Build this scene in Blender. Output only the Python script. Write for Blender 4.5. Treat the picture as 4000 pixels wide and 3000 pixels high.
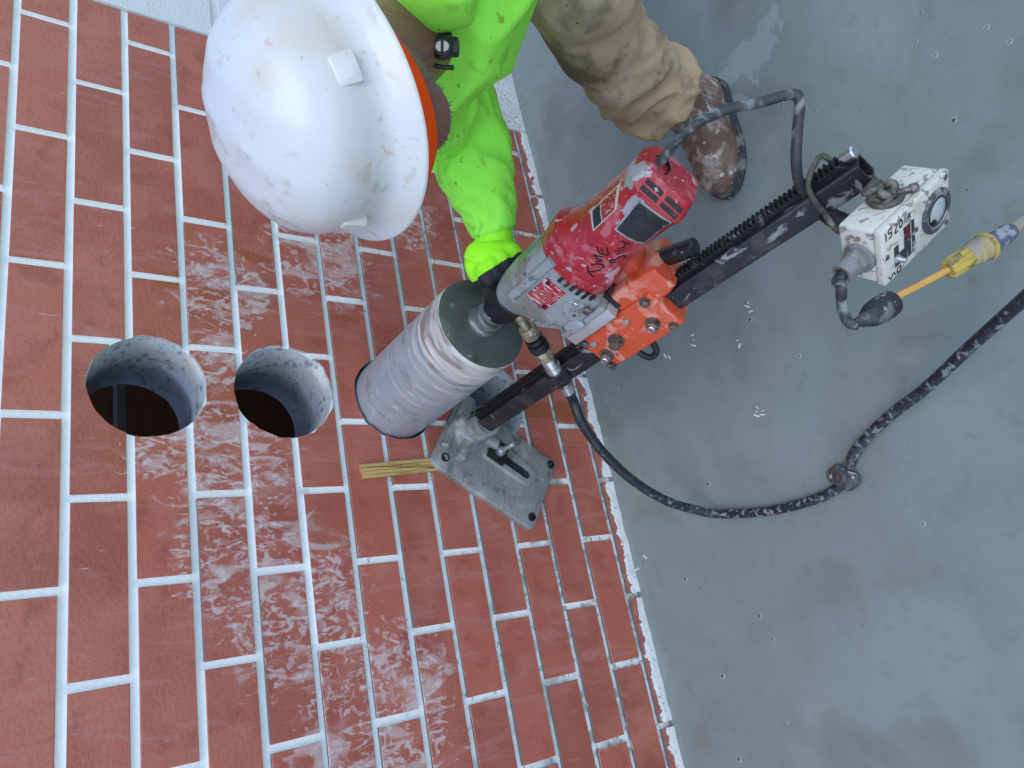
import bpy, bmesh, math, random
import numpy as np
from mathutils import Vector, Matrix, Quaternion, noise
from mathutils.bvhtree import BVHTree

random.seed(7)
R = math.radians
for o in list(bpy.data.objects):
    bpy.data.objects.remove(o, do_unlink=True)
sc = bpy.context.scene
col = sc.collection

# ------------------------------------------------------------------ camera
RT = Vector((-0.19213492, -0.55452919, -0.80967991))     # picture right
DN = Vector((-0.91890955, 0.39129517, -0.0499333))       # picture down
FW = Vector((0.34451331, 0.73442866, -0.58474363))       # view direction
CAM = Vector((-0.24437, -1.41145, 1.38998))
cd = bpy.data.cameras.new('camera')
cam = bpy.data.objects.new('camera', cd)
col.objects.link(cam)
cd.sensor_fit = 'HORIZONTAL'
cd.sensor_width = 36.0
cd.lens = 25.95
cd.clip_start = 0.02
cd.clip_end = 2000
m3 = Matrix((RT, -DN, -FW)).transposed()
cam.matrix_world = Matrix.Translation(CAM) @ m3.to_4x4()
sc.camera = cam

# ------------------------------------------------------------------ sky, sun, exposure
SUN_EL, SUN_AZ = 62.0, 215.0       # azimuth measured from +Y towards +X
w = bpy.data.worlds.new('World')
sc.world = w
w.use_nodes = True
wn, wl = w.node_tree.nodes, w.node_tree.links
bg = wn['Background']
sky = wn.new('ShaderNodeTexSky')
sky.sky_type = 'NISHITA'
sky.sun_disc = False
sky.sun_elevation = R(SUN_EL)
sky.sun_rotation = R(SUN_AZ)
sky.altitude = 100
sky.air_density = 1.0
sky.dust_density = 0.6
sky.ozone_density = 0.0
wl.new(sky.outputs[0], bg.inputs[0])
bg.inputs[1].default_value = 0.15
sd = bpy.data.lights.new('sun', 'SUN')
sd.energy = 0.6
sd.angle = R(45)
sd.color = (1.0, 1.0, 0.95)
so = bpy.data.objects.new('sun', sd)
col.objects.link(so)
dirv = Vector((math.sin(R(SUN_AZ)) * math.cos(R(SUN_EL)), math.cos(R(SUN_AZ)) * math.cos(R(SUN_EL)), math.sin(R(SUN_EL))))
so.rotation_euler = dirv.to_track_quat('Z', 'Y').to_euler()
vs = sc.view_settings
vs.view_transform = 'Standard'
vs.look = 'None'
vs.gamma = 1.0
vs.use_curve_mapping = False
vs.exposure = 0.9
sc.cycles.use_denoising = True
sc.cycles.max_bounces = 5
sc.cycles.diffuse_bounces = 4
sc.cycles.glossy_bounces = 2
sc.cycles.transmission_bounces = 1
sc.cycles.use_adaptive_sampling = True
sc.cycles.adaptive_threshold = 0.02

# ------------------------------------------------------------------ material helpers
def L(colr, scale, lo, hi, detail=5.0, stretch=(1, 1, 1), dist=0.0, amt=1.0, rough=None, zones=None, kind='noise', rot=(0, 0, 0), nr=0.55, off=(0, 0, 0), zlim=None):
    return dict(col=colr, scale=scale, lo=lo, hi=hi, detail=detail, stretch=stretch, dist=dist, amt=amt, rough=rough, zones=zones, kind=kind, rot=rot, nr=nr, off=off, zlim=zlim)

def mat(name, base, rough=0.5, metal=0.0, layers=(), bump=None, coat=0.0, spec=0.5, coords='pos', vary=0.0, ior=1.45, bump2=None, emis=None):
    m = bpy.data.materials.new(name)
    m.use_nodes = True
    N, K = m.node_tree.nodes, m.node_tree.links
    b = N['Principled BSDF']
    b.inputs['Metallic'].default_value = metal
    b.inputs['IOR'].default_value = ior
    b.inputs['Specular IOR Level'].default_value = spec
    b.inputs['Coat Weight'].default_value = coat
    b.inputs['Coat Roughness'].default_value = 0.15
    if coords == 'pos':
        src = N.new('ShaderNodeNewGeometry').outputs['Position']
    else:
        src = N.new('ShaderNodeTexCoord').outputs['Object']
    rgb = N.new('ShaderNodeRGB')
    rgb.outputs[0].default_value = (*base, 1)
    cur = rgb.outputs[0]
    if vary:
        oi = N.new('ShaderNodeObjectInfo')
        mr = N.new('ShaderNodeMapRange')
        mr.inputs['To Min'].default_value = 1 - vary
        mr.inputs['To Max'].default_value = 1 + vary
        K.new(oi.outputs['Random'], mr.inputs[0])
        hs = N.new('ShaderNodeHueSaturation')
        K.new(mr.outputs[0], hs.inputs['Value'])
        K.new(cur, hs.inputs['Color'])
        cur = hs.outputs[0]
    rv = N.new('ShaderNodeValue')
    rv.outputs[0].default_value = rough
    rcur = rv.outputs[0]
    def tex(scale, detail, stretch, dist, kind, rot, nr, off=(0, 0, 0)):
        mp = N.new('ShaderNodeMapping')
        mp.inputs['Scale'].default_value = stretch
        mp.inputs['Rotation'].default_value = rot
        mp.inputs['Location'].default_value = off
        K.new(src, mp.inputs[0])
        if kind == 'noise':
            t = N.new('ShaderNodeTexNoise')
            t.inputs['Scale'].default_value = scale
            t.inputs['Detail'].default_value = detail
            t.inputs['Roughness'].default_value = nr
            t.inputs['Distortion'].default_value = dist
            K.new(mp.outputs[0], t.inputs['Vector'])
            return t.outputs['Fac']
        t = N.new('ShaderNodeTexVoronoi')
        t.inputs['Scale'].default_value = scale
        vec = mp.outputs[0]
        if dist:
            nz = N.new('ShaderNodeTexNoise')
            nz.inputs['Scale'].default_value = scale * 1.7
            K.new(mp.outputs[0], nz.inputs['Vector'])
            va = N.new('ShaderNodeVectorMath')
            va.operation = 'MULTIPLY_ADD'
            va.inputs[1].default_value = (dist, dist, dist)
            K.new(nz.outputs['Color'], va.inputs[0])
            K.new(mp.outputs[0], va.inputs[2])
            vec = va.outputs[0]
        K.new(vec, t.inputs['Vector'])
        if kind == 'voredge':
            t.feature = 'DISTANCE_TO_EDGE'
        if kind == 'vorcell':
            sp = N.new('ShaderNodeSeparateColor')
            K.new(t.outputs['Color'], sp.inputs[0])
            return sp.outputs[0]
        return t.outputs['Distance']
    def math2(op, a, bb):
        x = N.new('ShaderNodeMath')
        x.operation = op
        for i, q in enumerate((a, bb)):
            if isinstance(q, (int, float)):
                x.inputs[i].default_value = q
            else:
                K.new(q, x.inputs[i])
        return x.outputs[0]
    zcache = {}
    for l in layers:
        f = tex(l['scale'], l['detail'], l['stretch'], l['dist'], l['kind'], l['rot'], l['nr'], l['off'])
        if l['zones']:
            zz = zcache.get(id(l['zones']))
            for (c, r0, r1) in ([] if zz is not None else l['zones']):
                vd = N.new('ShaderNodeVectorMath')
                vd.operation = 'DISTANCE'
                vd.inputs[1].default_value = c
                K.new(src, vd.inputs[0])
                mz = N.new('ShaderNodeMapRange')
                mz.inputs['From Min'].default_value = r0
                mz.inputs['From Max'].default_value = r1
                mz.inputs['To Min'].default_value = 0.0
                mz.inputs['To Max'].default_value = -0.34
                K.new(vd.outputs['Value'], mz.inputs[0])
                zz = mz.outputs[0] if zz is None else math2('MAXIMUM', zz, mz.outputs[0])
            zcache[id(l['zones'])] = zz
            f = math2('ADD', f, zz)
        if l['zlim']:
            sx = N.new('ShaderNodeSeparateXYZ')
            K.new(src, sx.inputs[0])
            mz = N.new('ShaderNodeMapRange')
            ax, p0, p1, v0, v1 = l['zlim']
            mz.inputs['From Min'].default_value = p0
            mz.inputs['From Max'].default_value = p1
            mz.inputs['To Min'].default_value = v0
            mz.inputs['To Max'].default_value = v1
            K.new(sx.outputs[ax], mz.inputs[0])
            f = math2('ADD', f, mz.outputs[0])
        mr = N.new('ShaderNodeMapRange')
        mr.interpolation_type = 'SMOOTHSTEP'
        mr.inputs['From Min'].default_value = l['lo']
        mr.inputs['From Max'].default_value = l['hi']
        mr.inputs['To Max'].default_value = l['amt']
        K.new(f, mr.inputs[0])
        mx = N.new('ShaderNodeMix')
        mx.data_type = 'RGBA'
        K.new(mr.outputs[0], mx.inputs['Factor'])
        K.new(cur, mx.inputs['A'])
        mx.inputs['B'].default_value = (*l['col'], 1)
        cur = mx.outputs['Result']
        if l['rough'] is not None:
            m2 = N.new('ShaderNodeMix')
            K.new(mr.outputs[0], m2.inputs['Factor'])
            K.new(rcur, m2.inputs['A'])
            m2.inputs['B'].default_value = l['rough']
            rcur = m2.outputs['Result']
    K.new(cur, b.inputs['Base Color'])
    K.new(rcur, b.inputs['Roughness'])
    last = None
    for bp in (bump, bump2):
        if not bp:
            continue
        sc_, st_, det, strh = bp if len(bp) == 4 else (*bp, (1, 1, 1))
        f = tex(sc_, det, strh, 0.0, 'noise', (0, 0, 0), 0.6)
        bn = N.new('ShaderNodeBump')
        bn.inputs['Strength'].default_value = st_
        bn.inputs['Distance'].default_value = 0.01
        K.new(f, bn.inputs['Height'])
        if last is not None:
            K.new(last, bn.inputs['Normal'])
        last = bn.outputs[0]
    if last is not None:
        K.new(last, b.inputs['Normal'])
    return m

WHITE_SLURRY = (0.62, 0.56, 0.56)
ZN = [((0.74, 0, 0.76), 0.10, 0.30), ((0.60, 0, 0.98), 0.08, 0.25), ((0.42, 0, 1.0), 0.05, 0.15), ((0.22, 0, 0.99), 0.10, 0.24), ((0.03, 0, 0.99), 0.10, 0.2),
      ((-0.07, 0, 0.88), 0.12, 0.26), ((-0.28, 0, 0.74), 0.13, 0.30), ((0.88, 0, 0.50), 0.07, 0.18), ((0.24, 0, 1.12), 0.03, 0.14)]
MAT = {}
MAT['brick'] = mat('red_brick_paint', (0.405, 0.105, 0.070), 0.30, layers=[
    L((0.47, 0.145, 0.100), 6, 0.40, 0.66, 4, amt=0.85),
    L((0.30, 0.070, 0.045), 14, 0.50, 0.70, 5, dist=.6, amt=0.65),
    L((0.47, 0.20, 0.175), 9, 0.52, 0.70, 5, (3, 1, 0.7), 1.2, amt=0.5, rough=0.5),
    L(WHITE_SLURRY, 15, 0.48, 0.62, 4, (1.2, 1, 0.55), 1.6, amt=0.48, rough=0.6, zones=ZN, rot=(0, R(25), 0)),
    L((0.68, 0.61, 0.61), 26, 0.52, 0.62, 4, (1.5, 1, 0.75), 1.8, amt=0.55, rough=0.6, zones=ZN, off=(3, 1, 2)),
    L((0.66, 0.58, 0.58), 70, 0.56, 0.64, 2, (1, 1, 1), 0.8, amt=0.4, rough=0.6, zones=ZN, off=(8, 1, 2)),
    L((0.30, 0.085, 0.02), 4.5, 0.68, 0.71, 2, (1.6, 1, 0.6), 0.6, amt=0.6, rough=0.12, off=(1.3, 0, 4)),
    L((0.62, 0.55, 0.55), 95, 0.70, 0.76, 2, (1.3, 1, 0.16), 0.3, amt=0.6, rot=(0, R(-35), 0), zlim=(2, 0.5, 1.0, -0.12, 0.0)),
], bump=(120, 0.16, 3), coat=0.3, vary=0.13)
MAT['mortar'] = mat('white_mortar_paint', (0.84, 0.86, 0.86), 0.35, layers=[
    L((0.60, 0.60, 0.55), 30, 0.55, 0.7, 6, amt=0.6, zlim=(2, 0.4, 1.0, 0.06, -0.1)),
    L((0.28, 0.26, 0.22), 70, 0.58, 0.66, 5, amt=0.75, zlim=(2, 0.2, 1.0, 0.06, -0.14)),
    L((0.34, 0.34, 0.33), 14, 0.54, 0.68, 5, amt=0.6, zlim=(2, 0.3, 1.1, 0.06, -0.16)),
], bump=(120, 0.2, 4))
MAT['ledge'] = mat('grey_slurry_on_ledge', (0.14, 0.145, 0.145), 0.5, layers=[
    L((0.45, 0.45, 0.43), 26, 0.60, 0.68, 4, amt=0.6), L((0.07, 0.09, 0.09), 50, 0.6, 0.7, 4, amt=0.6)], bump=(160, 0.25, 4))
MAT['bore'] = mat('cut_concrete_bore', (0.37, 0.39, 0.40), 0.28, layers=[
    L((0.15, 0.17, 0.20), 48, 0.31, 0.25, 2, (1.0, 0.6, 1.0), 0.02, amt=0.85, kind='vor'),
    L((0.20, 0.22, 0.24), 85, 0.30, 0.22, 2, (1.0, 0.5, 1.0), 0.012, amt=0.7, kind='vor'),
    L((0.46, 0.47, 0.48), 12, 0.5, 0.75, 4, amt=0.5),
    L((0.24, 0.20, 0.16), 9, 0.58, 0.72, 4, (1, 3, 1), amt=0.5)], bump=(120, 0.15, 3), coat=0.6)
MAT['base_brick'] = mat('worn_base_brick', (0.38, 0.105, 0.08), 0.45, layers=[
    L((0.74, 0.76, 0.75), 26, 0.49, 0.53, 8, (1, 1, 1), 0.4, rough=0.7, zlim=(2, 0.012, 0.038, 0.22, -0.20)),
    L((0.30, 0.26, 0.20), 110, 0.60, 0.68, 4, amt=0.75)], bump=(150, 0.5, 5))
MAT['stucco'] = mat('white_stucco', (0.75, 0.77, 0.78), 0.75, layers=[
    L((0.36, 0.30, 0.22), 150, 0.60, 0.66, 3, (1, 1, 1), amt=0.75, zlim=(2, 0.02, 0.9, 0.05, -0.16)),
    L((0.40, 0.33, 0.24), 80, 0.54, 0.60, 5, amt=0.7, zones=[((1.33, 0, 0.1), 0.05, 0.16)]),
    L((0.62, 0.64, 0.65), 12, 0.5, 0.7, 4, amt=0.5)], bump=(220, 0.5, 5))
MAT['ground'] = mat('wet_grey_slurry_floor', (0.208, 0.247, 0.238), 0.14, layers=[
    L((0.240, 0.287, 0.278), 3.0, 0.42, 0.64, 5, (1, 1.3, 1), 0.5, amt=0.75),
    L((0.168, 0.186, 0.170), 5.0, 0.50, 0.72, 4, (1, 1, 1), 0.5, amt=0.7),
    L((0.160, 0.190, 0.184), 30.0, 0.54, 0.76, 3, (1, 1, 1), 0.3, amt=0.45),
    L((0.300, 0.362, 0.360), 2.1, 0.545, 0.560, 5, (0.9, 1.6, 1), 1.3, amt=0.6, rough=0.06, off=(4.2, 1.7, 0), zones=[((1.0, -0.95, 0), 0.15, 0.62), ((0.93, -0.45, 0), 0.05, 0.5)]),
    L((0.125, 0.152, 0.152), 14, 0.60, 0.74, 4, amt=0.5, zones=[((0.30, -0.10, 0), 0.05, 0.3), ((0.0, -0.08, 0), 0.02, 0.2)]),
    L((0.10, 0.105, 0.10), 130, 0.765, 0.785, 1, amt=0.6),
], bump=(9, 0.02, 2), ior=1.33)

# ------------------------------------------------------------------ geometry helpers
WM = {}
def tag(o, label=None, cat=None, group=None, kind=None):
    if label: o['label'] = label
    if cat: o['category'] = cat
    if group: o['group'] = group
    if kind: o['kind'] = kind
    return o

def empty(name, M=None):
    o = bpy.data.objects.new(name, None)
    o.empty_display_size = 0.05
    col.objects.link(o)
    M = M or Matrix()
    o.matrix_world = M
    WM[o.name] = M.copy()
    return o

def obj(name, me, mats=None, parent=None, local=False, smooth=None):
    """link one mesh object; local=True: mesh is in the parent's own frame"""
    o = bpy.data.objects.new(name, me)
    col.objects.link(o)
    if mats is not None and len(me.materials) == 0:
        for mm in (mats if isinstance(mats, (list, tuple)) else [mats]):
            me.materials.append(MAT[mm] if isinstance(mm, str) else mm)
    if smooth is not None:
        for p in me.polygons:
            p.use_smooth = True
        me.set_sharp_from_angle(angle=R(smooth))
    M = Matrix()
    if parent is not None:
        o.parent = parent
        if local:
            M = WM[parent.name].copy()
        else:
            o.matrix_parent_inverse = WM[parent.name].inverted()
    WM[o.name] = M
    return o

def mesh(name, v, f):
    me = bpy.data.meshes.new(name)
    me.from_pydata([tuple(p) for p in v], [], f)
    me.update()
    return me

def join(parts):
    v, f = [], []
    for (pv, pf) in parts:
        n = len(v)
        v += [Vector(p) for p in pv]
        f += [tuple(i + n for i in q) for q in pf]
    return v, f

def xf(part, M):
    return [M @ Vector(p) for p in part[0]], part[1]

def box(x0, x1, y0, y1, z0, z1, bev=0.0, seg=2):
    bm = bmesh.new()
    bmesh.ops.create_cube(bm, size=1)
    for v in bm.verts:
        v.co = Vector((x0 + (v.co.x + .5) * (x1 - x0), y0 + (v.co.y + .5) * (y1 - y0), z0 + (v.co.z + .5) * (z1 - z0)))
    if bev:
        bmesh.ops.bevel(bm, geom=bm.edges[:], offset=bev, segments=seg, affect='EDGES', profile=0.5)
    bm.normal_update()
    bm.verts.index_update()
    r = [v.co.copy() for v in bm.verts], [tuple(v.index for v in f.verts) for f in bm.faces]
    bm.free()
    return r

def loft(rings, cap=True):
    n = len(rings[0])
    v = [Vector(p) for r in rings for p in r]
    f = []
    for i in range(len(rings) - 1):
        for j in range(n):
            k = (j + 1) % n
            f.append((i * n + j, i * n + k, (i + 1) * n + k, (i + 1) * n + j))
    if cap:
        f.append(tuple(range(n - 1, -1, -1)))
        f.append(tuple((len(rings) - 1) * n + j for j in range(n)))
    return v, f

def spline(pts, per=8):
    P = [Vector(p) for p in pts]
    out = []
    for i in range(len(P) - 1):
        a, b, c, d = P[max(i - 1, 0)], P[i], P[i + 1], P[min(i + 2, len(P) - 1)]
        for k in range(per):
            t = k / per
            out.append(0.5 * ((2 * b) + (c - a) * t + (2 * a - 5 * b + 4 * c - d) * t * t + (3 * b - a - 3 * c + d) * t ** 3))
    out.append(P[-1])
    return out

def lerp_list(vals, n):
    xs = np.linspace(0, len(vals) - 1, n)
    return list(np.interp(xs, range(len(vals)), vals))

def tube(path, r, seg=12, cap=True, up=None, rv=None):
    """tube along a path; r, rv: scalar or one value a point (rv: second half-axis)"""
    P = [Vector(p) for p in path]
    n = len(P)
    ru = [r] * n if isinstance(r, (int, float)) else lerp_list(r, n)
    rw = ru if rv is None else ([rv] * n if isinstance(rv, (int, float)) else lerp_list(rv, n))
    T = []
    for i in range(n):
        t = P[min(i + 1, n - 1)] - P[max(i - 1, 0)]
        T.append(t.normalized())
    u = Vector(up) if up is not None else (Vector((0, 0, 1)) if abs(T[0].z) < .9 else Vector((1, 0, 0)))
    u = (u - T[0] * u.dot(T[0])).normalized()
    rings = []
    for i in range(n):
        if up is not None:
            u = Vector(up)
        u = (u - T[i] * u.dot(T[i])).normalized()
        s = T[i].cross(u)
        rings.append([P[i] + u * math.cos(2 * math.pi * j / seg) * rw[i] + s * math.sin(2 * math.pi * j / seg) * ru[i] for j in range(seg)])
    return loft(rings, cap)

def lathe(prof, seg=32, M=None, cap=True):
    """prof: (radius, height) pairs along local Z"""
    rings = [[Vector((max(r, 1e-4) * math.cos(2 * math.pi * j / seg), max(r, 1e-4) * math.sin(2 * math.pi * j / seg), h)) for j in range(seg)] for r, h in prof]
    p = loft(rings, cap)
    return xf(p, M) if M is not None else p

def frame(p, z, xh=None):
    """matrix with local Z along z at point p"""
    z = Vector(z).normalized()
    xh = Vector(xh) if xh is not None else (Vector((1, 0, 0)) if abs(z.x) < .9 else Vector((0, 1, 0)))
    x = (xh - z * xh.dot(z)).normalized()
    y = z.cross(x)
    return Matrix.Translation(Vector(p)) @ Matrix((x, y, z)).transposed().to_4x4()

def ell(c, r, seg=24, rings=14, M=None):
    v, f = [], []
    rr = []
    for i in range(rings + 1):
        th = math.pi * (i + 0.02) / (rings + 0.04)
        rr.append([Vector((c[0] + r[0] * math.sin(th) * math.cos(2 * math.pi * j / seg), c[1] + r[1] * math.sin(th) * math.sin(2 * math.pi * j / seg), c[2] - r[2] * math.cos(th))) for j in range(seg)])
    p = loft(rr, True)
    return xf(p, M) if M is not None else p

def union(parts, voxel, smooth_it=4, fac=0.5):
    v, f = join(parts)
    me = mesh('tmp', v, f)
    o = bpy.data.objects.new('tmp', me)
    col.objects.link(o)
    md = o.modifiers.new('r', 'REMESH')
    md.mode = 'VOXEL'
    md.voxel_size = voxel
    if smooth_it:
        ms = o.modifiers.new('s', 'SMOOTH')
        ms.iterations = smooth_it
        ms.factor = fac
    bpy.context.view_layer.update()
    dg = bpy.context.evaluated_depsgraph_get()
    out = bpy.data.meshes.new_from_object(o.evaluated_get(dg))
    bpy.data.objects.remove(o, do_unlink=True)
    bpy.data.meshes.remove(me)
    for p in out.polygons:
        p.use_smooth = True
    out.materials.clear()
    return out

def relax(me, it=2, fac=.4):
    bm = bmesh.new()
    bm.from_mesh(me)
    for _ in range(it):
        bmesh.ops.smooth_vert(bm, verts=bm.verts, factor=fac, use_axis_x=True, use_axis_y=True, use_axis_z=True)
    bm.to_mesh(me)
    bm.free()
    me.update()

def displace(me, fn):
    co = [v.co.copy() for v in me.vertices]
    no = [v.normal.copy() for v in me.vertices]
    for v, c, n in zip(me.vertices, co, no):
        v.co = c + n * fn(c, n)
    me.update()

def nz(p, s):
    return noise.noise(Vector((p[0] * s, p[1] * s, p[2] * s)))

def boolean_cut(me, cutters):
    o = bpy.data.objects.new('tmp', me)
    col.objects.link(o)
    cs = []
    for cm in cutters:
        c = bpy.data.objects.new('cut', cm)
        col.objects.link(c)
        cs.append(c)
        b = o.modifiers.new('b', 'BOOLEAN')
        b.operation = 'DIFFERENCE'
        b.solver = 'EXACT'
        b.object = c
    bpy.context.view_layer.update()
    dg = bpy.context.evaluated_depsgraph_get()
    out = bpy.data.meshes.new_from_object(o.evaluated_get(dg))
    for q in cs + [o]:
        bpy.data.objects.remove(q, do_unlink=True)
    return out

# ------------------------------------------------------------------ ground
gv, gf = [], []
me = mesh('ground', [(-400, -400, 0), (400, -400, 0), (400, 400, 0), (-400, 400, 0)], [(0, 1, 2, 3)])
tag(obj('ground', me, 'ground'), 'wet grey slurry covered floor', None, None, 'structure')

# ------------------------------------------------------------------ brick wall
C = 0.1016                      # course height
BL = 2.9908 * C                 # brick module length
MJ = 0.135 * C                  # joint width
ZB = 0.431 * C                  # top of the worn base course (joint centre)
XEND = 12.93 * C
XLO = -1.25
TH = 0.0078                     # groove depth
WALLT = 0.24
ZTOP = ZB + 16 * C
HOLES = [(0.3690, 1.1284), (0.3700, 0.8672), (0.3683, 0.6058), (0.3690, 0.3440)]
HR = 0.1035

def cyl_cutter(x, z, r, y0, y1, seg=96, chip=0.0):
    def rad(a):
        c = chip * max(0.0, noise.noise(Vector((3.2 * math.cos(a) + x * 50, 3.2 * math.sin(a), z * 23))) * 1.6 + .25 * noise.noise(Vector((14 * math.cos(a), 14 * math.sin(a), z * 11))))
        return r * (1 + 0.004 * math.sin(5 * a + x * 9 + z * 31) + 0.003 * math.sin(13 * a)) + c
    ring = lambda y: [Vector((x + rad(a) * math.cos(a), y, z + rad(a) * math.sin(a))) for a in [2 * math.pi * i / seg for i in range(seg)]]
    v, f = loft([ring(y1), ring(y0)])
    return mesh('cut', v, f)

def mark_bore(me, slot):
    for p in me.polygons:
        if abs(p.normal.y) > 0.5:
            continue
        for (hx, hz) in HOLES:
            d = math.hypot(p.center.x - hx, p.center.z - hz)
            if -0.004 < d - HR < 0.014:
                p.material_index = slot
                p.use_smooth = True

v, f = box(XLO, XEND + 0.9, TH, WALLT, -0.1, ZTOP)
sl = mesh('wall', v, f)
sl = boolean_cut(sl, [cyl_cutter(hx, hz, HR, -0.1, 0.5) for hx, hz in HOLES])
sl.materials.clear()
for k in ('mortar', 'bore'):
    sl.materials.append(MAT[k])
for p in sl.polygons:
    p.material_index = 0
mark_bore(sl, 1)
wall = obj('brick_wall', sl)
tag(wall, 'red brick wall with white joints and round core holes', 'wall')

def brick_mesh(x0, x1, z0, z1, dirty, jit=0.0):
    v, f = box(x0, x1, 0.0, 0.0125, z0, z1, 0.0011, 1)
    if jit:
        v = [p + Vector((random.uniform(-jit, jit), 0, random.uniform(-jit, jit))) for p in v]
    me = mesh('brick', v, f)
    for k in ('brick', 'mortar', 'ledge' if dirty else 'mortar', 'bore'):
        me.materials.append(MAT[k])
    for p in me.polygons:
        n = p.normal
        p.material_index = 0 if n.y < -0.5 else (2 if n.z > 0.7 else 1)
    return me

shared = {}
for k in range(-3, 13):                      # course k lies between bed joints k and k+1, counted downwards
    z1 = ZB + (13 - k) * C - MJ / 2
    z0 = ZB + (12 - k) * C + MJ / 2
    ph = 0.0 if k % 2 == 0 else 0.5
    i = math.floor(XLO / BL - ph)
    while True:
        x0 = (i + ph) * BL + MJ / 2
        x1 = x0 + BL - MJ
        i += 1
        if x1 < XLO + 0.05:
            continue
        if x0 > XEND - 0.01:
            break
        x0, x1 = max(x0, XLO + 0.004), min(x1, XEND - 0.006)
        if x1 - x0 < 0.012:
            continue
        hit = [h for h in HOLES if x0 - HR < h[0] < x1 + HR and z0 - HR < h[1] < z1 + HR]
        dirty = k >= 6 or (k >= 3 and random.random() < 0.3)
        full = abs(x1 - x0 - (BL - MJ)) < 1e-4
        if hit:
            me = boolean_cut(brick_mesh(x0, x1, z0, z1, dirty), [cyl_cutter(hx, hz, HR + .0006, -0.1, 0.1, 160, {1.1284: .003, .8672: .006, .6058: .003, .3440: .006}[hz]) for hx, hz in hit])
            if len(me.polygons) == 0:
                continue
            me.materials.clear()
            for q in ('brick', 'mortar', 'ledge' if dirty else 'mortar', 'bore'):
                me.materials.append(MAT[q])
            for p in me.polygons:
                n = p.normal
                p.material_index = 0 if n.y < -0.5 else (2 if n.z > 0.7 else 1)
            mark_bore(me, 3)
            obj('brick', me, None, wall)
        elif full:
            key = (dirty, random.randint(0, 4))
            if key not in shared:
                shared[key] = brick_mesh(0, BL - MJ, 0, C - MJ, dirty, 0.0007)
            o = obj('brick', shared[key], None, wall)
            o.location = (x0 + random.uniform(-.0008, .0008), random.uniform(-0.0006, 0.0006), z0 + random.uniform(-.0007, .0007))
        else:
            obj('brick', brick_mesh(x0, x1, z0, z1, dirty, 0.0005), None, wall)
# worn base course, cut off by the floor
i = math.floor(XLO / BL - 0.5)
while True:
    x0 = (i + 0.5) * BL + MJ / 2
    x1 = x0 + BL - MJ
    i += 1
    if x1 < XLO + 0.05:
        continue
    if x0 > XEND - 0.01:
        break
    x0, x1 = max(x0, XLO + 0.004), min(x1, XEND - 0.004)
    n = 14
    vv = []
    for q in range(n + 1):
        x = x0 + (x1 - x0) * q / n
        vv.append((x, random.uniform(-.0012, .0012), ZB - MJ / 2 + random.uniform(-.001, .001)))
        vv.append((x, -0.004 + random.uniform(-.002, .002), 0.019))
        vv.append((x, -0.006 + random.uniform(-.0025, .0025), -0.01))
        vv.append((x, 0.012, ZB - MJ / 2 + random.uniform(-.001, .001)))
    ff = []
    for q in range(n):
        a = q * 4
        ff += [(a, a + 1, a + 5, a + 4), (a + 1, a + 2, a + 6, a + 5), (a + 3, a, a + 4, a + 7)]
    ff += [(0, 3, 2, 1), (n * 4, n * 4 + 1, n * 4 + 2, n * 4 + 3)]
    me = mesh('brick', vv, ff)
    for q in ('base_brick', 'ledge'):
        me.materials.append(MAT[q])
    for p in me.polygons:
        p.material_index = 1 if abs(p.normal.z) > 0.7 else 0
    obj('brick', me, None, wall)

# white stucco pilaster beyond the end of the brickwork
z5, z4 = ZB + 8 * C, ZB + 9 * C
pil = empty('stucco_pilaster', Matrix.Translation((XEND + 0.4, 0, 0)))
tag(pil, 'white stucco pilaster at the end of the brick wall', 'pilaster')
obj('panel', mesh('panel', *box(XEND, XEND + 0.9, -0.003, TH - 0.001, -0.05, z5 - 0.02, 0.003)), 'stucco', pil)
obj('panel', mesh('panel', *box(XEND + 0.001, XEND + 0.9, -0.002, TH - 0.001, z5 + 0.0, z4 - 0.008, 0.003)), 'stucco', pil)
obj('panel', mesh('panel', *box(XEND, XEND + 0.9, -0.004, TH - 0.001, z4 + 0.008, ZTOP, 0.003)), 'stucco', pil)

# dark room behind the wall, ceiling left off so skylight reaches the bores
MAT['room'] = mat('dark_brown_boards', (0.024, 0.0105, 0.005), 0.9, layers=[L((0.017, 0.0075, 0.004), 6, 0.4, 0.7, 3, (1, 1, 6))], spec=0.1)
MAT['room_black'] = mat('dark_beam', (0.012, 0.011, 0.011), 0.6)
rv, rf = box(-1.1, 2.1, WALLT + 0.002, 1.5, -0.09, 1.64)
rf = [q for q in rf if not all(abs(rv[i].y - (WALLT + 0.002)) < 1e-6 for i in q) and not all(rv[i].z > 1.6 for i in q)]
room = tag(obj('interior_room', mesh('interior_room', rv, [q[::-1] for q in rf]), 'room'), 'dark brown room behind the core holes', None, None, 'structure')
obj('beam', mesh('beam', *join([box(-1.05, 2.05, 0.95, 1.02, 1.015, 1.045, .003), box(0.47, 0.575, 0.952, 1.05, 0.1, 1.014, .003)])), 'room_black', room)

# ------------------------------------------------------------------ drill rig frame (a: towards the bit, b: towards the viewer, n: out of the wall)
E1 = Vector((0.574, 0, 0.82)).normalized()
BV = Vector((-E1.z, 0, E1.x))
O0 = Vector((0.368, 0, 0.606)) - 0.213 * E1
RIG = Matrix.Translation(O0) @ Matrix((E1, BV, Vector((0, -1, 0)))).transposed().to_4x4()

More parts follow.
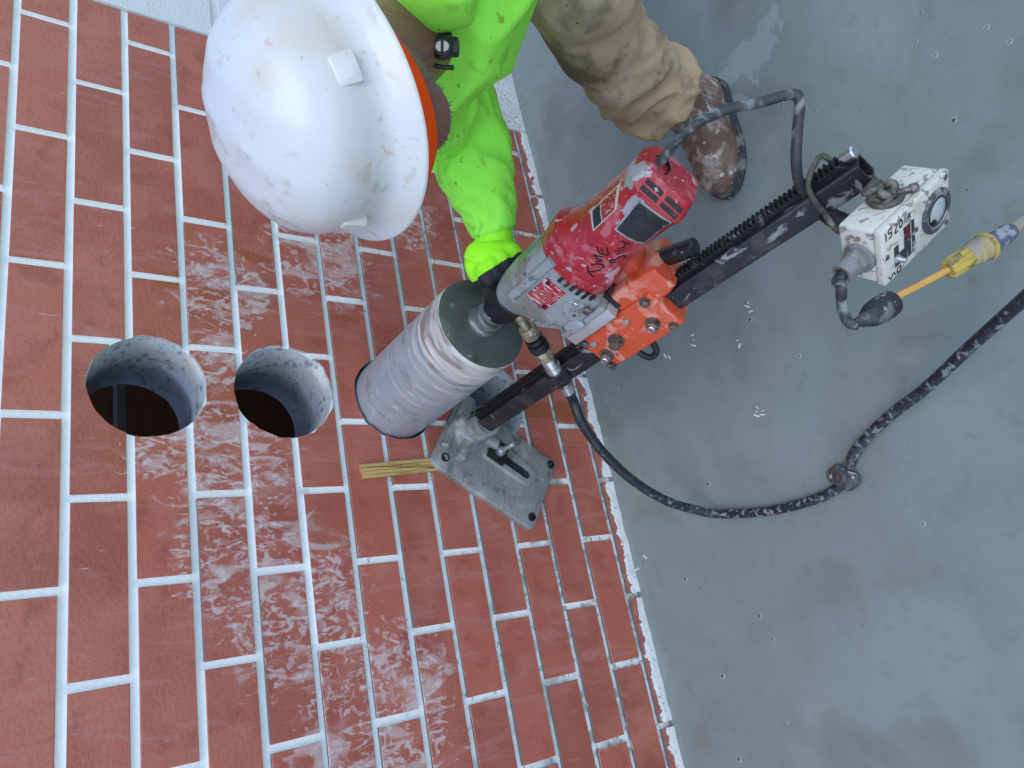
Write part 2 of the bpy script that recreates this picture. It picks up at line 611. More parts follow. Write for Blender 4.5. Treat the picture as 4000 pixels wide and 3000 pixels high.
MAT['cast'] = mat('grey_cast_metal', (0.25, 0.26, 0.255), 0.5, 0.25, layers=[
    L((0.38, 0.38, 0.37), 20, 0.50, 0.66, 6, amt=0.7), L((0.10, 0.095, 0.09), 26, 0.55, 0.68, 6, amt=0.7), L((0.5, 0.5, 0.48), 70, 0.66, 0.72, 4, amt=0.6), L((0.2, 0.13, 0.08), 15, 0.66, 0.74, 5, amt=0.5)], bump=(120, 0.35, 5))
MAT['steel_dark'] = mat('dark_column_steel', (0.035, 0.033, 0.038), 0.42, 0.6, layers=[
    L((0.10, 0.085, 0.08), 22, 0.5, 0.7, 6, (1, 1, 1), amt=0.7), L((0.42, 0.42, 0.43), 34, 0.60, 0.66, 8, (1, 0.5, 1), 0.8, amt=0.75, rough=0.7), L((0.2, 0.11, 0.07), 30, 0.66, 0.72, 5, amt=0.5)], bump=(160, 0.2, 4), coords='pos')
MAT['rack'] = mat('black_rack_steel', (0.022, 0.022, 0.024), 0.4, 0.6, layers=[L((0.30, 0.31, 0.32), 40, 0.58, 0.68, 5, amt=0.6, rough=0.6)], bump=(180, 0.2, 4))
MAT['orange'] = mat('orange_carriage_paint', (0.62, 0.085, 0.03), 0.4, layers=[
    L((0.74, 0.34, 0.26), 26, 0.49, 0.64, 7, dist=0.8, amt=0.8, rough=0.6), L((0.40, 0.05, 0.02), 15, 0.6, 0.75, 5, amt=0.6), L((0.7, 0.55, 0.5), 60, 0.66, 0.71, 6, amt=0.8), L((0.05, 0.03, 0.025), 32, 0.68, 0.75, 5, amt=0.8)], bump=(90, 0.25, 5), coat=0.2)
MAT['bolt'] = mat('worn_bolt_steel', (0.22, 0.20, 0.18), 0.35, 0.8, layers=[L((0.08, 0.06, 0.045), 90, 0.5, 0.65, 4, amt=0.8)], bump=(200, 0.2, 3))
MAT['zinc'] = mat('bright_zinc', (0.62, 0.65, 0.68), 0.28, 0.9, layers=[L((0.35, 0.33, 0.3), 60, 0.55, 0.7, 4, amt=0.6)])
MAT['alu'] = mat('worn_aluminium', (0.52, 0.53, 0.53), 0.42, 0.5, layers=[L((0.24, 0.20, 0.15), 35, 0.54, 0.7, 7, amt=0.75), L((0.7, 0.71, 0.72), 90, 0.6, 0.7, 4, amt=0.6)], bump=(200, 0.2, 4))
MAT['black_paint'] = mat('scuffed_black', (0.016, 0.016, 0.018), 0.4, 0.1, layers=[L((0.12, 0.12, 0.12), 60, 0.58, 0.70, 6, amt=0.6), L((0.45, 0.45, 0.45), 50, 0.66, 0.70, 6, amt=0.7)], bump=(140, 0.2, 4))

def L_(name, part, m, parent, smooth=35):
    return obj(name, mesh(name, *part), m, parent, True, smooth)

def hexhead(a, b, n, r, h, axis='b'):
    prof = [(r * 1.25, -0.002), (r * 1.25, 0.0), (r, 0.0), (r, h * 0.8), (r * 0.8, h), (r * 0.3, h + .0004)]
    M = frame((a, b, n), (0, 1, 0) if axis == 'b' else (0, 0, 1))
    wz = lathe([(r * 1.35, -0.001), (r * 1.35, 0.0016)], 18, M)
    hx = lathe([(r, 0.0016), (r, h * 0.85), (r * 0.82, h)], 6, M)
    return join([wz, hx])

stand = empty('drill_stand', RIG)
tag(stand, 'core drill stand with grey base plate, toothed column and orange carriage', 'drill stand')

# base plate: bevelled casting with raised rim, slot, collar
def rrect(a0, a1, b0, b1, r, n, k=5):
    out = []
    for (ca, cb, s) in ((a1 - r, b1 - r, 0), (a0 + r, b1 - r, 90), (a0 + r, b0 + r, 180), (a1 - r, b0 + r, 270)):
        for j in range(k + 1):
            t = R(s + 90 * j / k)
            out.append(Vector((ca + r * math.cos(t), cb + r * math.sin(t), n)))
    return out
pr_ = [rrect(-.228, .080, -.100, .106, .016, 0.0006), rrect(-.228, .080, -.100, .106, .016, 0.012), rrect(-.225, .077, -.097, .103, .016, 0.016),
       rrect(-.212, .066, -.082, .088, .018, 0.022), rrect(-.195, .05, -.066, .070, .018, 0.0235)]
L_('base_plate', loft(pr_), 'cast', stand, 25)
# raised rim round the slot
def slot_ring(a0, a1, b, r, n):
    out = []
    for j in range(13):
        t = R(90 + 180 * j / 12)
        out.append(Vector((a0 + r * math.cos(t), b + r * math.sin(t), n)))
    for j in range(13):
        t = R(270 + 180 * j / 12)
        out.append(Vector((a1 + r * math.cos(t), b + r * math.sin(t), n)))
    return out
sb = -0.008
rim = loft([slot_ring(-.150, -.045, sb, .030, .022), slot_ring(-.150, -.045, sb, .026, .032), slot_ring(-.150, -.045, sb, .020, .0335), slot_ring(-.150, -.045, sb, .0135, .0325), slot_ring(-.150, -.045, sb, .012, .0245)], False)
L_('slot_rim', rim, 'cast', stand, 40)
L_('slot', loft([slot_ring(-.150, -.045, sb, .0125, .0238), slot_ring(-.150, -.045, sb, .0125, .0246)]), 'black_paint', stand)
wsh = L_('washer_plate', box(-.082, -.034, sb - .030, sb + .026, .0338, .0395, .0015), 'rack', stand)
st = L_('anchor_stud', join([lathe([(.006, .03), (.006, .098), (.0048, .1)], 14, Matrix.Translation((-.060, sb, 0))), lathe([(.0125, .0396), (.0125, .050), (.011, .0525)], 6, Matrix.Translation((-.060, sb, 0)))]), 'zinc', stand)
for (a, b) in ((.052, .078), (-.207, .080), (-.208, -.078), (.052, -.074)):
    s_ = L_('levelling_screw', join([lathe([(.0105, .016), (.0105, .0245), (.008, .0255), (.0078, .021)], 18, Matrix.Translation((a, b, 0))), lathe([(.0072, .012), (.0072, .0225)], 14, Matrix.Translation((a, b, 0)))]), ['rack'], stand)
# column foot: cast collar with webs
ca, cb = 0.022, -0.018
foot = union([lathe([(.052, .018), (.046, .03), (.036, .048), (.034, .095), (.036, .1)], 40, Matrix.Translation((ca, cb, 0))),
              box(-.05, .072, cb - .012, cb + .012, .018, .055, .006), box(ca - .012, ca + .012, -.09, .07, .018, .05, .006),
              box(.045, .079, -.09, -.03, .018, .05, .008), box(.055, .078, -.03, .06, .018, .036, .006)], .0032, 4)
displace(foot, lambda p, n: 0.0016 * nz(p, 60))
obj('column_foot', foot, 'cast', stand, True)
hc = 0.0195
# hollow square column
def sq(h, r, n):
    return rrect(ca - h, ca + h, cb - h, cb + h, r, n, 3)
colm = loft([sq(hc, .004, .03), sq(hc, .004, 1.058), sq(hc - .0008, .004, 1.060), sq(hc - .006, .003, 1.060), sq(hc - .0065, .003, .9)])
L_('column', colm, 'steel_dark', stand, 35)
# toothed rack along the column, one saw-tooth profile
ra0, ra1 = ca + hc, ca + hc + 0.015
pitch = 0.0083
prof = []
n_ = 0.07
while n_ < 1.045:
    prof += [(ra1 - .0062, n_), (ra1, n_ + pitch * .22), (ra1, n_ + pitch * .55), (ra1 - .0062, n_ + pitch * .78)]
    n_ += pitch
vb, fb = [], []
b0, b1 = cb - .0125, cb + .0085
for (a, n) in prof:
    vb += [(a, b0, n), (a, b1, n), (ra0 - .001, b1, n), (ra0 - .001, b0, n)]
for q in range(len(prof) - 1):
    a = q * 4
    for j in range(4):
        k = (j + 1) % 4
        fb.append((a + j, a + k, a + 4 + k, a + 4 + j))
fb += [(3, 2, 1, 0), tuple(len(vb) - 4 + j for j in range(4))]
L_('rack', (vb, fb), 'rack', stand, 20)
L_('rack_end_pin', lathe([(.009, 0), (.009, .018), (.007, .02)], 18, frame((ra1 - .004, cb - .002, 1.047), (0, 0.25, 1))), 'zinc', stand)

# orange carriage
car = L_('carriage', join([box(-.0125, .073, -.062, .0245, .515, .702, .006, 3)]), 'orange', stand, 30)
obj('carriage_block', mesh('carriage_block', *loft([rrect(.050, .104, -.075, .0165, .007, .632), rrect(.046, .106, -.078, .0185, .008, .668), rrect(.046, .103, -.078, .0180, .008, .722), rrect(.050, .098, -.074, .014, .008, .738)])), 'orange', car, True, 35)
obj('clamp_lug', mesh('clamp_lug', *box(.090, .128, -.070, -.012, .640, .702, .006)), 'orange', car, True, 35)
for (a, n, r, h) in ((.064, .684, .0075, .008), (-.004, .684, .0070, .008), (-.004, .524, .0075, .008), (.063, .524, .0065, .005)):
    L_('small_bolt', hexhead(a, .0246, n, r, h), 'bolt', stand)
for (a, n, r, h, slot) in ((.022, .660, .0105, .013, 1), (.034, .578, .0115, .018, 0), (.020, .536, .0105, .013, 1)):
    bo = L_('hex_bolt', hexhead(a, .0246, n, r, h), 'bolt', stand)
    if slot:
        obj('slotted_screw', mesh('s', *join([lathe([(.0068, 0), (.0068, .004), (.0058, .005)], 20, frame((a, .0246 + h, n), (0, 1, 0)))])), 'zinc', bo, True, 35)
        obj('screw_slot', mesh('s', *box(a - .0056, a + .0056, .0246 + h + .0046, .0246 + h + .0052, n - .0009, n + .0009)), 'black_paint', bo, True)
for (a, n) in ((.053, .628), (.052, .541)):
    L_('stud_end', lathe([(.0062, 0), (.0062, .006), (.0052, .0075)], 16, frame((a, .0245, n), (0.5, 1, 0))), 'zinc', stand)
# bent locking handle under the carriage
L_('lock_handle', tube(spline([(-.010, -.01, .555), (-.028, -.008, .560), (-.045, -.006, .566), (-.051, -.006, .575), (-.046, -.008, .590), (-.030, -.012, .596)], 6), .0062, 12), 'black_paint', stand)
# feed handle hub (black grip behind the carriage)
L_('feed_grip', join([tube([(.096, -.045, .668), (.082, -.035, .735)], .011, 16), tube([(.085, -.036, .725), (.070, -.028, .792)], [.0165, .017, .0165, .015], 18)]), 'black_paint', stand)
# mounting plate between motor and carriage
pl_ = L_('mounting_plate', box(.0785, .1005, -.105, .0405, .522, .632, .0015), 'alu', stand, 30)
obj('end_face_shade', mesh('end_shade', *box(.0805, .1235, -.1, .0215, .6325, .640, .001)), 'black_paint', pl_, True)  # thin black slab paints the shade on the plate's outer end face
L_('threaded_bolt', lathe([(.0052, 0), (.0052, .022)], 14, frame((.0995, .030, .612), (1, 0.1, .1))), 'zinc', stand)
L_('threaded_bolt', lathe([(.0052, 0), (.0052, .017)], 14, frame((.0995, .032, .536), (1, 0.1, -.1))), 'zinc', stand)

# ------------------------------------------------------------------ core drill
drill = empty('core_drill', RIG)
tag(drill, 'red and grey core drill motor turning a wide steel core bit', 'core drill')
SA = 0.213
MAT['barrel'] = mat('scuffed_core_barrel', (0.40, 0.43, 0.475), 0.38, 0.35, layers=[
    L((0.64, 0.63, 0.59), 55, 0.38, 0.56, 5, (0.03, 0.03, 1.0), amt=0.95, zlim=(2, .12, .34, -.30, .12), rough=0.5),
    L((0.28, 0.20, 0.15), 42, 0.54, 0.64, 5, (0.22, 0.22, 1.0), amt=0.85, zlim=(2, .10, .30, -.20, .05), off=(0, 0, 3.1)),
    L((0.86, 0.85, 0.83), 90, 0.57, 0.64, 4, (0.07, 0.07, 1.0), amt=0.8, zlim=(2, .10, .36, -.2, .04), off=(0, 0, 1.2)),
    L((0.22, 0.24, 0.29), 52, 0.54, 0.68, 5, (0.25, 0.25, 1.0), amt=0.6, off=(1, 0, 7)),
    L((0.78, 0.80, 0.82), 110, 0.58, 0.70, 4, (0.3, 0.3, 1.0), amt=0.5),
    L((0.30, 0.31, 0.32), 16, 0.56, 0.70, 5, (0.6, 0.6, 1.0), amt=0.4),
], bump=(200, 0.08, 3, (0.05, 0.05, 1.0)), coords='obj')
MAT['barrel_top'] = mat('dull_green_grey_plate', (0.10, 0.116, 0.106), 0.22, 0.2, layers=[
    L((0.14, 0.15, 0.145), 12, 0.50, 0.7, 5, amt=0.6), L((0.32, 0.33, 0.33), 46, 0.63, 0.70, 4, (1, 1, 1), amt=0.5), L((0.04, 0.05, 0.045), 20, 0.56, 0.7, 5, amt=0.6)], bump=(60, 0.1, 4), coords='obj')
bit = L_('core_bit', lathe([(.0925, -.070), (.0985, -.070), (.0988, -.062), (.0965, -.060), (.0972, .0), (.0972, .362), (.0968, .372), (.0955, .3745)], 96, Matrix.Translation((SA, 0, 0)), False), 'barrel', drill, 30)
obj('end_plate', mesh('end_plate', *lathe([(.0955, .3744), (.094, .3752), (.05, .3755), (.028, .376)], 72, Matrix.Translation((SA, 0, 0)), False)), 'barrel_top', bit, True, 30)
MAT['hub'] = mat('ringed_hub_steel', (0.34, 0.35, 0.36), 0.34, 0.75, layers=[L((0.12, 0.12, 0.13), 90, 0.5, 0.6, 4, (.1, .1, 1), amt=0.8), L((0.7, 0.68, 0.64), 70, 0.58, 0.64, 4, (.2, .2, 1), amt=0.7, off=(0, 0, 2))], coords='obj')
obj('hub', mesh('hub', *lathe([(.032, .3755), (.032, .380), (.027, .382), (.0265, .394), (.029, .396), (.029, .404), (.0255, .406), (.0255, .424)], 40, Matrix.Translation((SA, 0, 0)))), 'hub', bit, True, 30)
MAT['collar'] = mat('black_spindle_collar', (0.02, 0.021, 0.027), 0.32, 0.4, layers=[L((0.42, 0.43, 0.44), 40, 0.58, 0.64, 8, dist=0.6, amt=0.7, rough=0.6), L((0.2, 0.18, 0.15), 70, 0.62, 0.68, 5, amt=0.6)], bump=(90, 0.2, 4))
L_('spindle_collar', lathe([(.022, .42), (.0275, .424), (.0275, .436), (.030, .438), (.034, .440), (.036, .448), (.036, .478), (.032, .484), (.032, .5)], 40, Matrix.Translation((SA, 0, 0))), 'collar', drill, 30)

def sect(n, a0, a1, bh, pw, seg=48, bc=0.0, foot=0.0):
    """rounded cross-section of the housing, a superellipse between a0 and a1"""
    am, ah = (a0 + a1) / 2, (a1 - a0) / 2
    out = []
    for j in range(seg):
        t = 2 * math.pi * j / seg
        c, s = math.cos(t), math.sin(t)
        out.append(Vector((am + ah * math.copysign(abs(c) ** (2 / pw), c), bc + bh * math.copysign(abs(s) ** (2 / pw), s), n)))
    return out

def lofts(keys, per=5):
    """smoothly interpolated housing from key sections (n,a0,a1,bh,pw)"""
    K_ = np.array(keys)
    rings = []
    for i in range(len(K_) - 1):
        for q in range(per):
            t = q / per
            t = t * t * (3 - 2 * t) * 0.5 + t * 0.5
            k = K_[i] * (1 - t) + K_[i + 1] * t
            rings.append(sect(*k))
    rings.append(sect(*K_[-1]))
    return loft(rings)

MAT['gear'] = mat('chipped_grey_gearbox', (0.33, 0.365, 0.38), 0.45, 0.15, layers=[
    L((0.20, 0.17, 0.12), 12, 0.50, 0.66, 7, amt=0.7), L((0.46, 0.49, 0.50), 30, 0.58, 0.7, 6, amt=0.6), L((0.05, 0.05, 0.05), 70, 0.62, 0.66, 5, (1, 1, 1), 0.5, amt=0.85), L((0.10, 0.10, 0.095), 34, 0.62, 0.66, 7, dist=.6, amt=0.75)], bump=(110, 0.2, 5))
gear = L_('gearbox', lofts([(.476, .182, .245, .030, 2.2), (.486, .176, .250, .037, 2.4), (.502, .158, .254, .044, 2.7), (.522, .124, .256, .049, 3.0), (.545, .106, .257, .052, 3.5), (.600, .103, .258, .053, 3.6), (.628, .108, .258, .054, 3.2), (.642, .120, .258, .055, 2.8)], 4), 'gear', drill, 50)
# shaped bosses and recess on the visible side of the gearbox
obj('ridge', mesh('ridge', *loft([rrect(.2215, .240, .042, .058, .006, n) for n in (.532, .540, .60, .645, .652)])), 'gear', gear, True, 45)
obj('boss', mesh('boss', *join([lathe([(.024, -.01), (.022, .003), (.020, .0045)], 24, frame((.140, .052, .598), (0, 1, 0))), lathe([(.0085, .0), (.008, .014), (.0045, .0142), (.0045, .006)], 20, frame((.139, .053, .600), (-.1, 1, 0.05)))])), 'gear', gear, True, 35)
obj('boss_bolt', mesh('bolt', *lathe([(.008, 0), (.008, .006), (.006, .0075)], 6, frame((.128, .0545, .618), (0, 1, 0)))), 'bolt', gear, True, 35)
obj('boss_pin', mesh('pin', *lathe([(.005, 0), (.005, .007), (.004, .008)], 14, frame((.149, .0545, .615), (0, 1, 0)))), 'zinc', gear, True, 35)
obj('side_hole', mesh('hole', *lathe([(.0042, 0), (.0042, .0006)], 16, frame((.139, .0598, .600), (-.1, 1, .05)))), 'black_paint', gear, True)
obj('foot_lug', mesh('lug', *join([box(.1015, .114, .01, .046, .520, .634, .004), box(.104, .128, .040, .054, .548, .586, .005)])), 'gear', gear, True, 35)
MAT['faded_print'] = mat('faded_print', (0.55, 0.30, 0.31), 0.5)
MAT['plate'] = mat('red_data_plate', (0.42, 0.018, 0.03), 0.35, 0.2, layers=[
    L((0.72, 0.66, 0.66), 120, 0.52, 0.58, 5, (0.5, 1, 1.6), amt=0.8), L((0.55, 0.55, 0.55), 30, 0.62, 0.68, 6, amt=0.7)], coords='obj')
plate = L_('data_plate', box(.1735, .2165, .0533, .0548, .556, .616, .001), 'plate', drill)
tag(plate, 'scratched red data plate with two rivets')
for (a, n) in ((.1795, .562), (.2085, .610)):
    obj('rivet', mesh('rivet', *lathe([(.0042, 0), (.0042, .0012), (.0022, .0014), (.0020, .0005)], 16, frame((a, .0548, n), (0, 1, 0)))), 'black_paint', plate, True)
for q in range(9):                                      # lines of small print, worn
    n0 = .560 + random.uniform(0, .006) + (.008 if q < 2 else 0)
    aa = .1775 + q * .0042
    obj('print_line', mesh('line', *box(aa, aa + .0009, .0547, .0549, n0, min(.612, n0 + random.uniform(.018, .046)))), 'faded_print', plate, True)

MAT['red'] = mat('chipped_red_motor_paint', (0.42, 0.016, 0.028), 0.33, layers=[
    L((0.34, 0.02, 0.02), 9, 0.5, 0.7, 5, amt=0.6),
    L((0.58, 0.19, 0.21), 30, 0.51, 0.66, 7, (1, 1, 1), 0.8, amt=0.65, rough=0.55),
    L((0.62, 0.50, 0.52), 55, 0.62, 0.68, 7, dist=0.7, amt=0.7, rough=0.6),
    L((0.36, 0.40, 0.44), 22, 0.655, 0.672, 7, dist=0.5, amt=0.9, rough=0.5, zones=[]),
    L((0.36, 0.40, 0.44), 40, 0.40, 0.44, 6, dist=0.4, amt=0.9, rough=0.5, zones=[((.236, .02, .845), .012, .045), ((.214, .05, .828), .004, .03), ((.205, .056, .66), .002, .018)]),
    L((0.62, 0.46, 0.47), 34, 0.44, 0.50, 7, (1, 1, 1), 1.0, amt=0.8, rough=0.6, zones=[((.145, .05, .69), .008, .045), ((.160, .055, .745), .004, .03)]),
    L((0.70, 0.66, 0.66), 140, 0.70, 0.73, 3, amt=0.9),
    L((0.16, 0.02, 0.02), 24, 0.66, 0.72, 4, amt=0.6)], bump=(100, 0.15, 5), coat=0.35, coords='obj')
motor_keys = [(.640, .118, .260, .0565, 2.4), (.658, .119, .265, .058, 2.3), (.686, .123, .269, .0585, 2.2), (.704, .132, .257, .057, 2.15), (.724, .137, .251, .0555, 2.1), (.790, .139, .248, .055, 2.1), (.828, .139, .247, .0550, 2.3), (.841, .139, .247, .0560, 2.8), (.847, .139, .247, .0555, 3.4)]
mv, mf = lofts(motor_keys, 6)
nr_ = 48
mf = mf[:-1]                                            # open the end, then add the faceted end cap
base_i = len(mv) - nr_
for (n, a0, a1, bh, pw) in ((.851, .141, .246, .0540, 4.5), (.869, .147, .241, .0385, 5.5), (.876, .150, .238, .034, 6.0)):
    k0 = len(mv)
    mv += sect(n, a0, a1, bh, pw)
    mf += [(k0 - nr_ + j, k0 - nr_ + (j + 1) % nr_, k0 + (j + 1) % nr_, k0 + j) for j in range(nr_)]
mf.append(tuple(len(mv) - nr_ + j for j in range(nr_)))
mot = L_('motor_housing', (mv, mf), 'red', drill, 28)
bvh = BVHTree.FromPolygons([v.co for v in mot.data.vertices], [tuple(p.vertices) for p in mot.data.polygons])
gbv = BVHTree.FromPolygons([v.co for v in gear.data.vertices], [tuple(p.vertices) for p in gear.data.polygons])
def on_motor(a, n, lift=0.0, d=(0, -1, 0), b=0.2, tree=None):
    h = (tree or bvh).ray_cast(Vector((a, b, n)) if d == (0, -1, 0) else Vector((a, b, n)), Vector(d))
    if h[0] is None:
        return Vector((a, 0.05 + lift, n)), Vector((0, 1, 0))
    return h[0] + h[1] * lift, h[1]

def patch(quad, lift, th, nu=10, nv=10, tree=None):
    """a thin plate that follows the housing; quad: four (a,n) corners"""
    q = [Vector((p[0], p[1])) for p in quad]
    top, bot = [], []
    for i in range(nu + 1):
        for j in range(nv + 1):
            u, v_ = i / nu, j / nv
            p = (q[0] * (1 - u) + q[1] * u) * (1 - v_) + (q[3] * (1 - u) + q[2] * u) * v_
            P_, N_ = on_motor(p.x, p.y, 0, tree=tree)
            top.append(P_ + N_ * (lift + th))
            bot.append(P_ + N_ * lift)
    n = len(top)
    W = nv + 1
    f = []
    for i in range(nu):
        for j in range(nv):
            a = i * W + j
            f.append((a, a + 1, a + W + 1, a + W))
            f.append((n + a, n + a + W, n + a + W + 1, n + a + 1))
    edge = [i * W for i in range(nu + 1)] + [nu * W + j for j in range(1, W)] + [i * W + nv for i in range(nu - 1, -1, -1)] + [j for j in range(nv - 1, 0, -1)]
    for k in range(len(edge)):
        a, b_ = edge[k], edge[(k + 1) % len(edge)]
        f.append((a, b_, n + b_, n + a))
    return top + bot, f

MAT['window'] = mat('black_brush_cover', (0.022, 0.028, 0.034), 0.35, layers=[L((0.10, 0.12, 0.13), 26, 0.5, 0.68, 6, amt=0.7), L((0.5, 0.52, 0.53), 60, 0.64, 0.69, 5, amt=0.6)], bump=(90, .15, 4))
L_('brush_cover_rim', patch([(.1545, .782), (.2065, .776), (.2165, .843), (.1575, .848)], .0002, .0012), 'alu', drill)
L_('brush_cover', patch([(.1575, .786), (.2040, .780), (.2135, .840), (.1600, .845)], .0004, .0024), 'window', drill)
MAT['spec'] = mat('worn_warning_label', (0.36, 0.03, 0.03), 0.4, layers=[L((0.5, 0.46, 0.44), 160, 0.56, 0.62, 3, (2, 1, .4), amt=0.7)])
MAT['cream'] = mat('cream_label_edge', (0.55, 0.52, 0.42), 0.5)
lab = L_('warning_label', patch([(.2230, .744), (.2430, .754), (.2440, .822), (.2250, .800)], .0003, .0007), 'cream', drill)
tag(lab, 'worn warning label with black and red fields')
obj('red_field', mesh('red_field', *patch([(.2250, .768), (.2420, .777), (.2430, .815), (.2262, .796)], .0011, .0003)), 'spec', lab, True)
obj('black_field', mesh('black_field', *patch([(.2246, .748), (.2420, .758), (.2422, .775), (.2252, .766)], .0011, .0003)), 'window', lab, True)
# handwriting on the red housing
INK = {'T1': [(0.1893, 0.6932), (0.1798, 0.6851), (0.1683, 0.6812)], 'T2': [(0.1798, 0.6851), (0.1731, 0.6931), (0.1667, 0.7002)], 'U': [(0.1866, 0.6984), (0.1794, 0.7076), (0.1719, 0.7102), (0.1691, 0.7071), (0.1711, 0.7021)],
       'N': [(0.1855, 0.7074), (0.1802, 0.7157), (0.1879, 0.7154), (0.1961, 0.7162), (0.1897, 0.7195), (0.1836, 0.7236)], 'E1': [(0.2029, 0.7322), (0.1938, 0.7258), (0.1866, 0.7281), (0.1808, 0.7325), (0.1866, 0.738), (0.1922, 0.7424)],
       'E2': [(0.1962, 0.734), (0.1896, 0.7295)], 'B1': [(0.1714, 0.7248), (0.1652, 0.7208), (0.1598, 0.7267)], 'B2': [(0.172, 0.7255), (0.1642, 0.7297), (0.1642, 0.7385), (0.161, 0.7448), (0.1561, 0.7418), (0.1559, 0.7371)],
       'W1': [(0.1776, 0.7437), (0.1734, 0.7487), (0.1703, 0.7559)], 'W2': [(0.172, 0.7404), (0.1689, 0.7466), (0.1625, 0.7498)], 'W3': [(0.1784, 0.7513), (0.1748, 0.758), (0.1698, 0.7602)], 'Y1': [(0.1856, 0.768), (0.178, 0.7691), (0.1706, 0.771)], 'Y2': [(0.1757, 0.7671), (0.1742, 0.7592)]}
MAT['ink'] = mat('black_marker_ink', (0.012, 0.006, 0.012), 0.4)
parts = []
for k, pts in INK.items():
    P_ = [on_motor(p.x, p.y, .0003) for p in spline([(a, n, 0) for a, n in pts], 6)]
    vt = []
    for i, (p, n) in enumerate(P_):
        t = (P_[min(i + 1, len(P_) - 1)][0] - P_[max(i - 1, 0)][0]).normalized()
        s_ = t.cross(n).normalized() * (0.0015 if k[0] != 'W' else .0010)
        vt += [p + s_, p - s_, p - s_ - n * .0006, p + s_ - n * .0006]
    parts.append((vt, [(i * 4 + j, i * 4 + (j + 1) % 4, i * 4 + 4 + (j + 1) % 4, i * 4 + 4 + j) for i in range(len(P_) - 1) for j in range(4)]))
ink = L_('marker_writing', join(parts), 'ink', drill)
tag(ink, 'handwritten black marker lettering', kind='stuff')
# vents: gearbox louvres and the grille at the motor end
for q in range(6):
    t = q / 5
    a, n = .1985 - t * .062, .655 - .003 * math.sin(t * 3.14)
    P_, N_ = on_motor(a, .637, 0, tree=gbv)
    o = L_('louvre', xf(box(-.0030, .0030, -.0018, .0011, -.010 + .002 * t, .009), frame(P_, (0, 0, 1), N_) @ Matrix.Rotation(R(90), 4, 'Z')), 'black_paint', drill)
# plain grey band of gearbox end behind the red cover edge
for q in range(4):
    a = .222 - (q // 2) * .036 - .010
    nn = .886 + (q % 2) * .0105
    pass
gr = Vector((0, 0.83, 0.56)).normalized()
P0, N0 = on_motor(.194, .860, 0, d=(0, -1, 0))
MG = frame(P0, N0, (1, 0, 0))
grille = L_('vent_grille', xf(box(-.040, .040, -.0125, .0125, -.003, .0018, .0012), MG), 'red', drill)
for i in (0, 1):
    for j in (0, 1):
        x = -.036 + i * .0385
        y = -.0098 + j * .0110
        obj('vent_slot', mesh('slot', *xf(box(x, x + .032, y, y + .0080, -.001, .0022, .0004), MG)), 'black_paint', grille, True)
# cord inlet and cord
MAT['cord'] = mat('dusty_black_cord', (0.035, 0.042, 0.045), 0.5, layers=[L((0.30, 0.33, 0.34), 24, 0.50, 0.64, 8, dist=1.0, amt=0.7, rough=0.7), L((0.10, 0.09, 0.07), 18, 0.55, 0.7, 5, amt=0.6)], bump=(150, 0.2, 4))
L_('cord_inlet', join([lathe([(.0165, -.012), (.0165, .0025), (.0145, .003), (.0140, -.004)], 28, frame((.220, .006, .874), (.25, .25, 1))), lathe([(.012, -.006), (.012, -.002)], 20, frame((.220, .006, .874), (.25, .25, 1)))]), 'black_paint', drill)
RI = RIG.inverted()
cpts = [RIG @ Vector((.220, .006, .862)), RIG @ Vector((.226, .010, .888)), (0.3689, -0.9407, 0.6324), (0.3789, -0.9839, 0.6011), (0.3764, -1.0178, 0.5656), (0.3753, -1.0412, 0.5449), (0.3740, -1.0497, 0.5345), (0.3640, -1.0508, 0.5275), (0.3281, -1.0295, 0.5225), (0.297, -1.0123, 0.5173), (0.2840, -0.9904, 0.485), (0.2790, -0.9750, 0.4378), (0.2550, -0.985, 0.418), (0.2241, -1.004, 0.4250)]
L_('power_cord', tube([RI @ p for p in spline(cpts, 10)], .0072, 12), 'cord', drill, 40)
# side handle gripped by the worker, and the water swivel
HAND0 = CAM + 1.37 * (FW + RT * ((1908 - 2000) / 2883.3) + DN * ((1013 - 1500) / 2883.3))     # picture (1055,560) of 2212 px
SPX = 1.37 / 2883.3 / 0.553
def hp(u, v_, t):
    """point in the hand's own frame: u right, v down (in 1/2212 picture steps at that depth), t towards the viewer (m)"""
    return HAND0 + RT * ((u - 1055) * SPX) + DN * ((v_ - 560) * SPX) - FW * t
hd = L_('side_handle', join([tube([RI @ hp(1165, 553, -.030), RI @ hp(1118, 549, -.012), RI @ hp(1108, 551, -.010)], .0085, 14), tube([RI @ hp(1112, 550, -.011), RI @ hp(1075, 568, -.010), RI @ hp(1036, 592, -.010)], [.0115, .0135, .0135, .012], 16)]), 'black_paint', drill, 40)
MAT['brass'] = mat('dirty_brass', (0.42, 0.36, 0.25), 0.4, 0.6, layers=[L((0.14, 0.12, 0.09), 60, 0.5, 0.64, 5, amt=0.8), L((0.6, 0.57, 0.5), 50, 0.6, 0.7, 4, amt=0.6)])
wp = [Vector((.184, .010, .462)), Vector((.150, .010, .450)), Vector((.103, .010, .428)), Vector((.074, .010, .414)), Vector((.045, .010, .403)), Vector((.014, .010, .392)), Vector((-.012, .010, .377))]
def seg_lathe(p, q, prof, m, nm, parent, seg=24):
    p, q = Vector(p), Vector(q)
    Ln = (q - p).length
    return obj(nm, mesh(nm, *lathe([(r, h * Ln) for r, h in prof], seg, frame(p, q - p))), m, parent, True, 35)

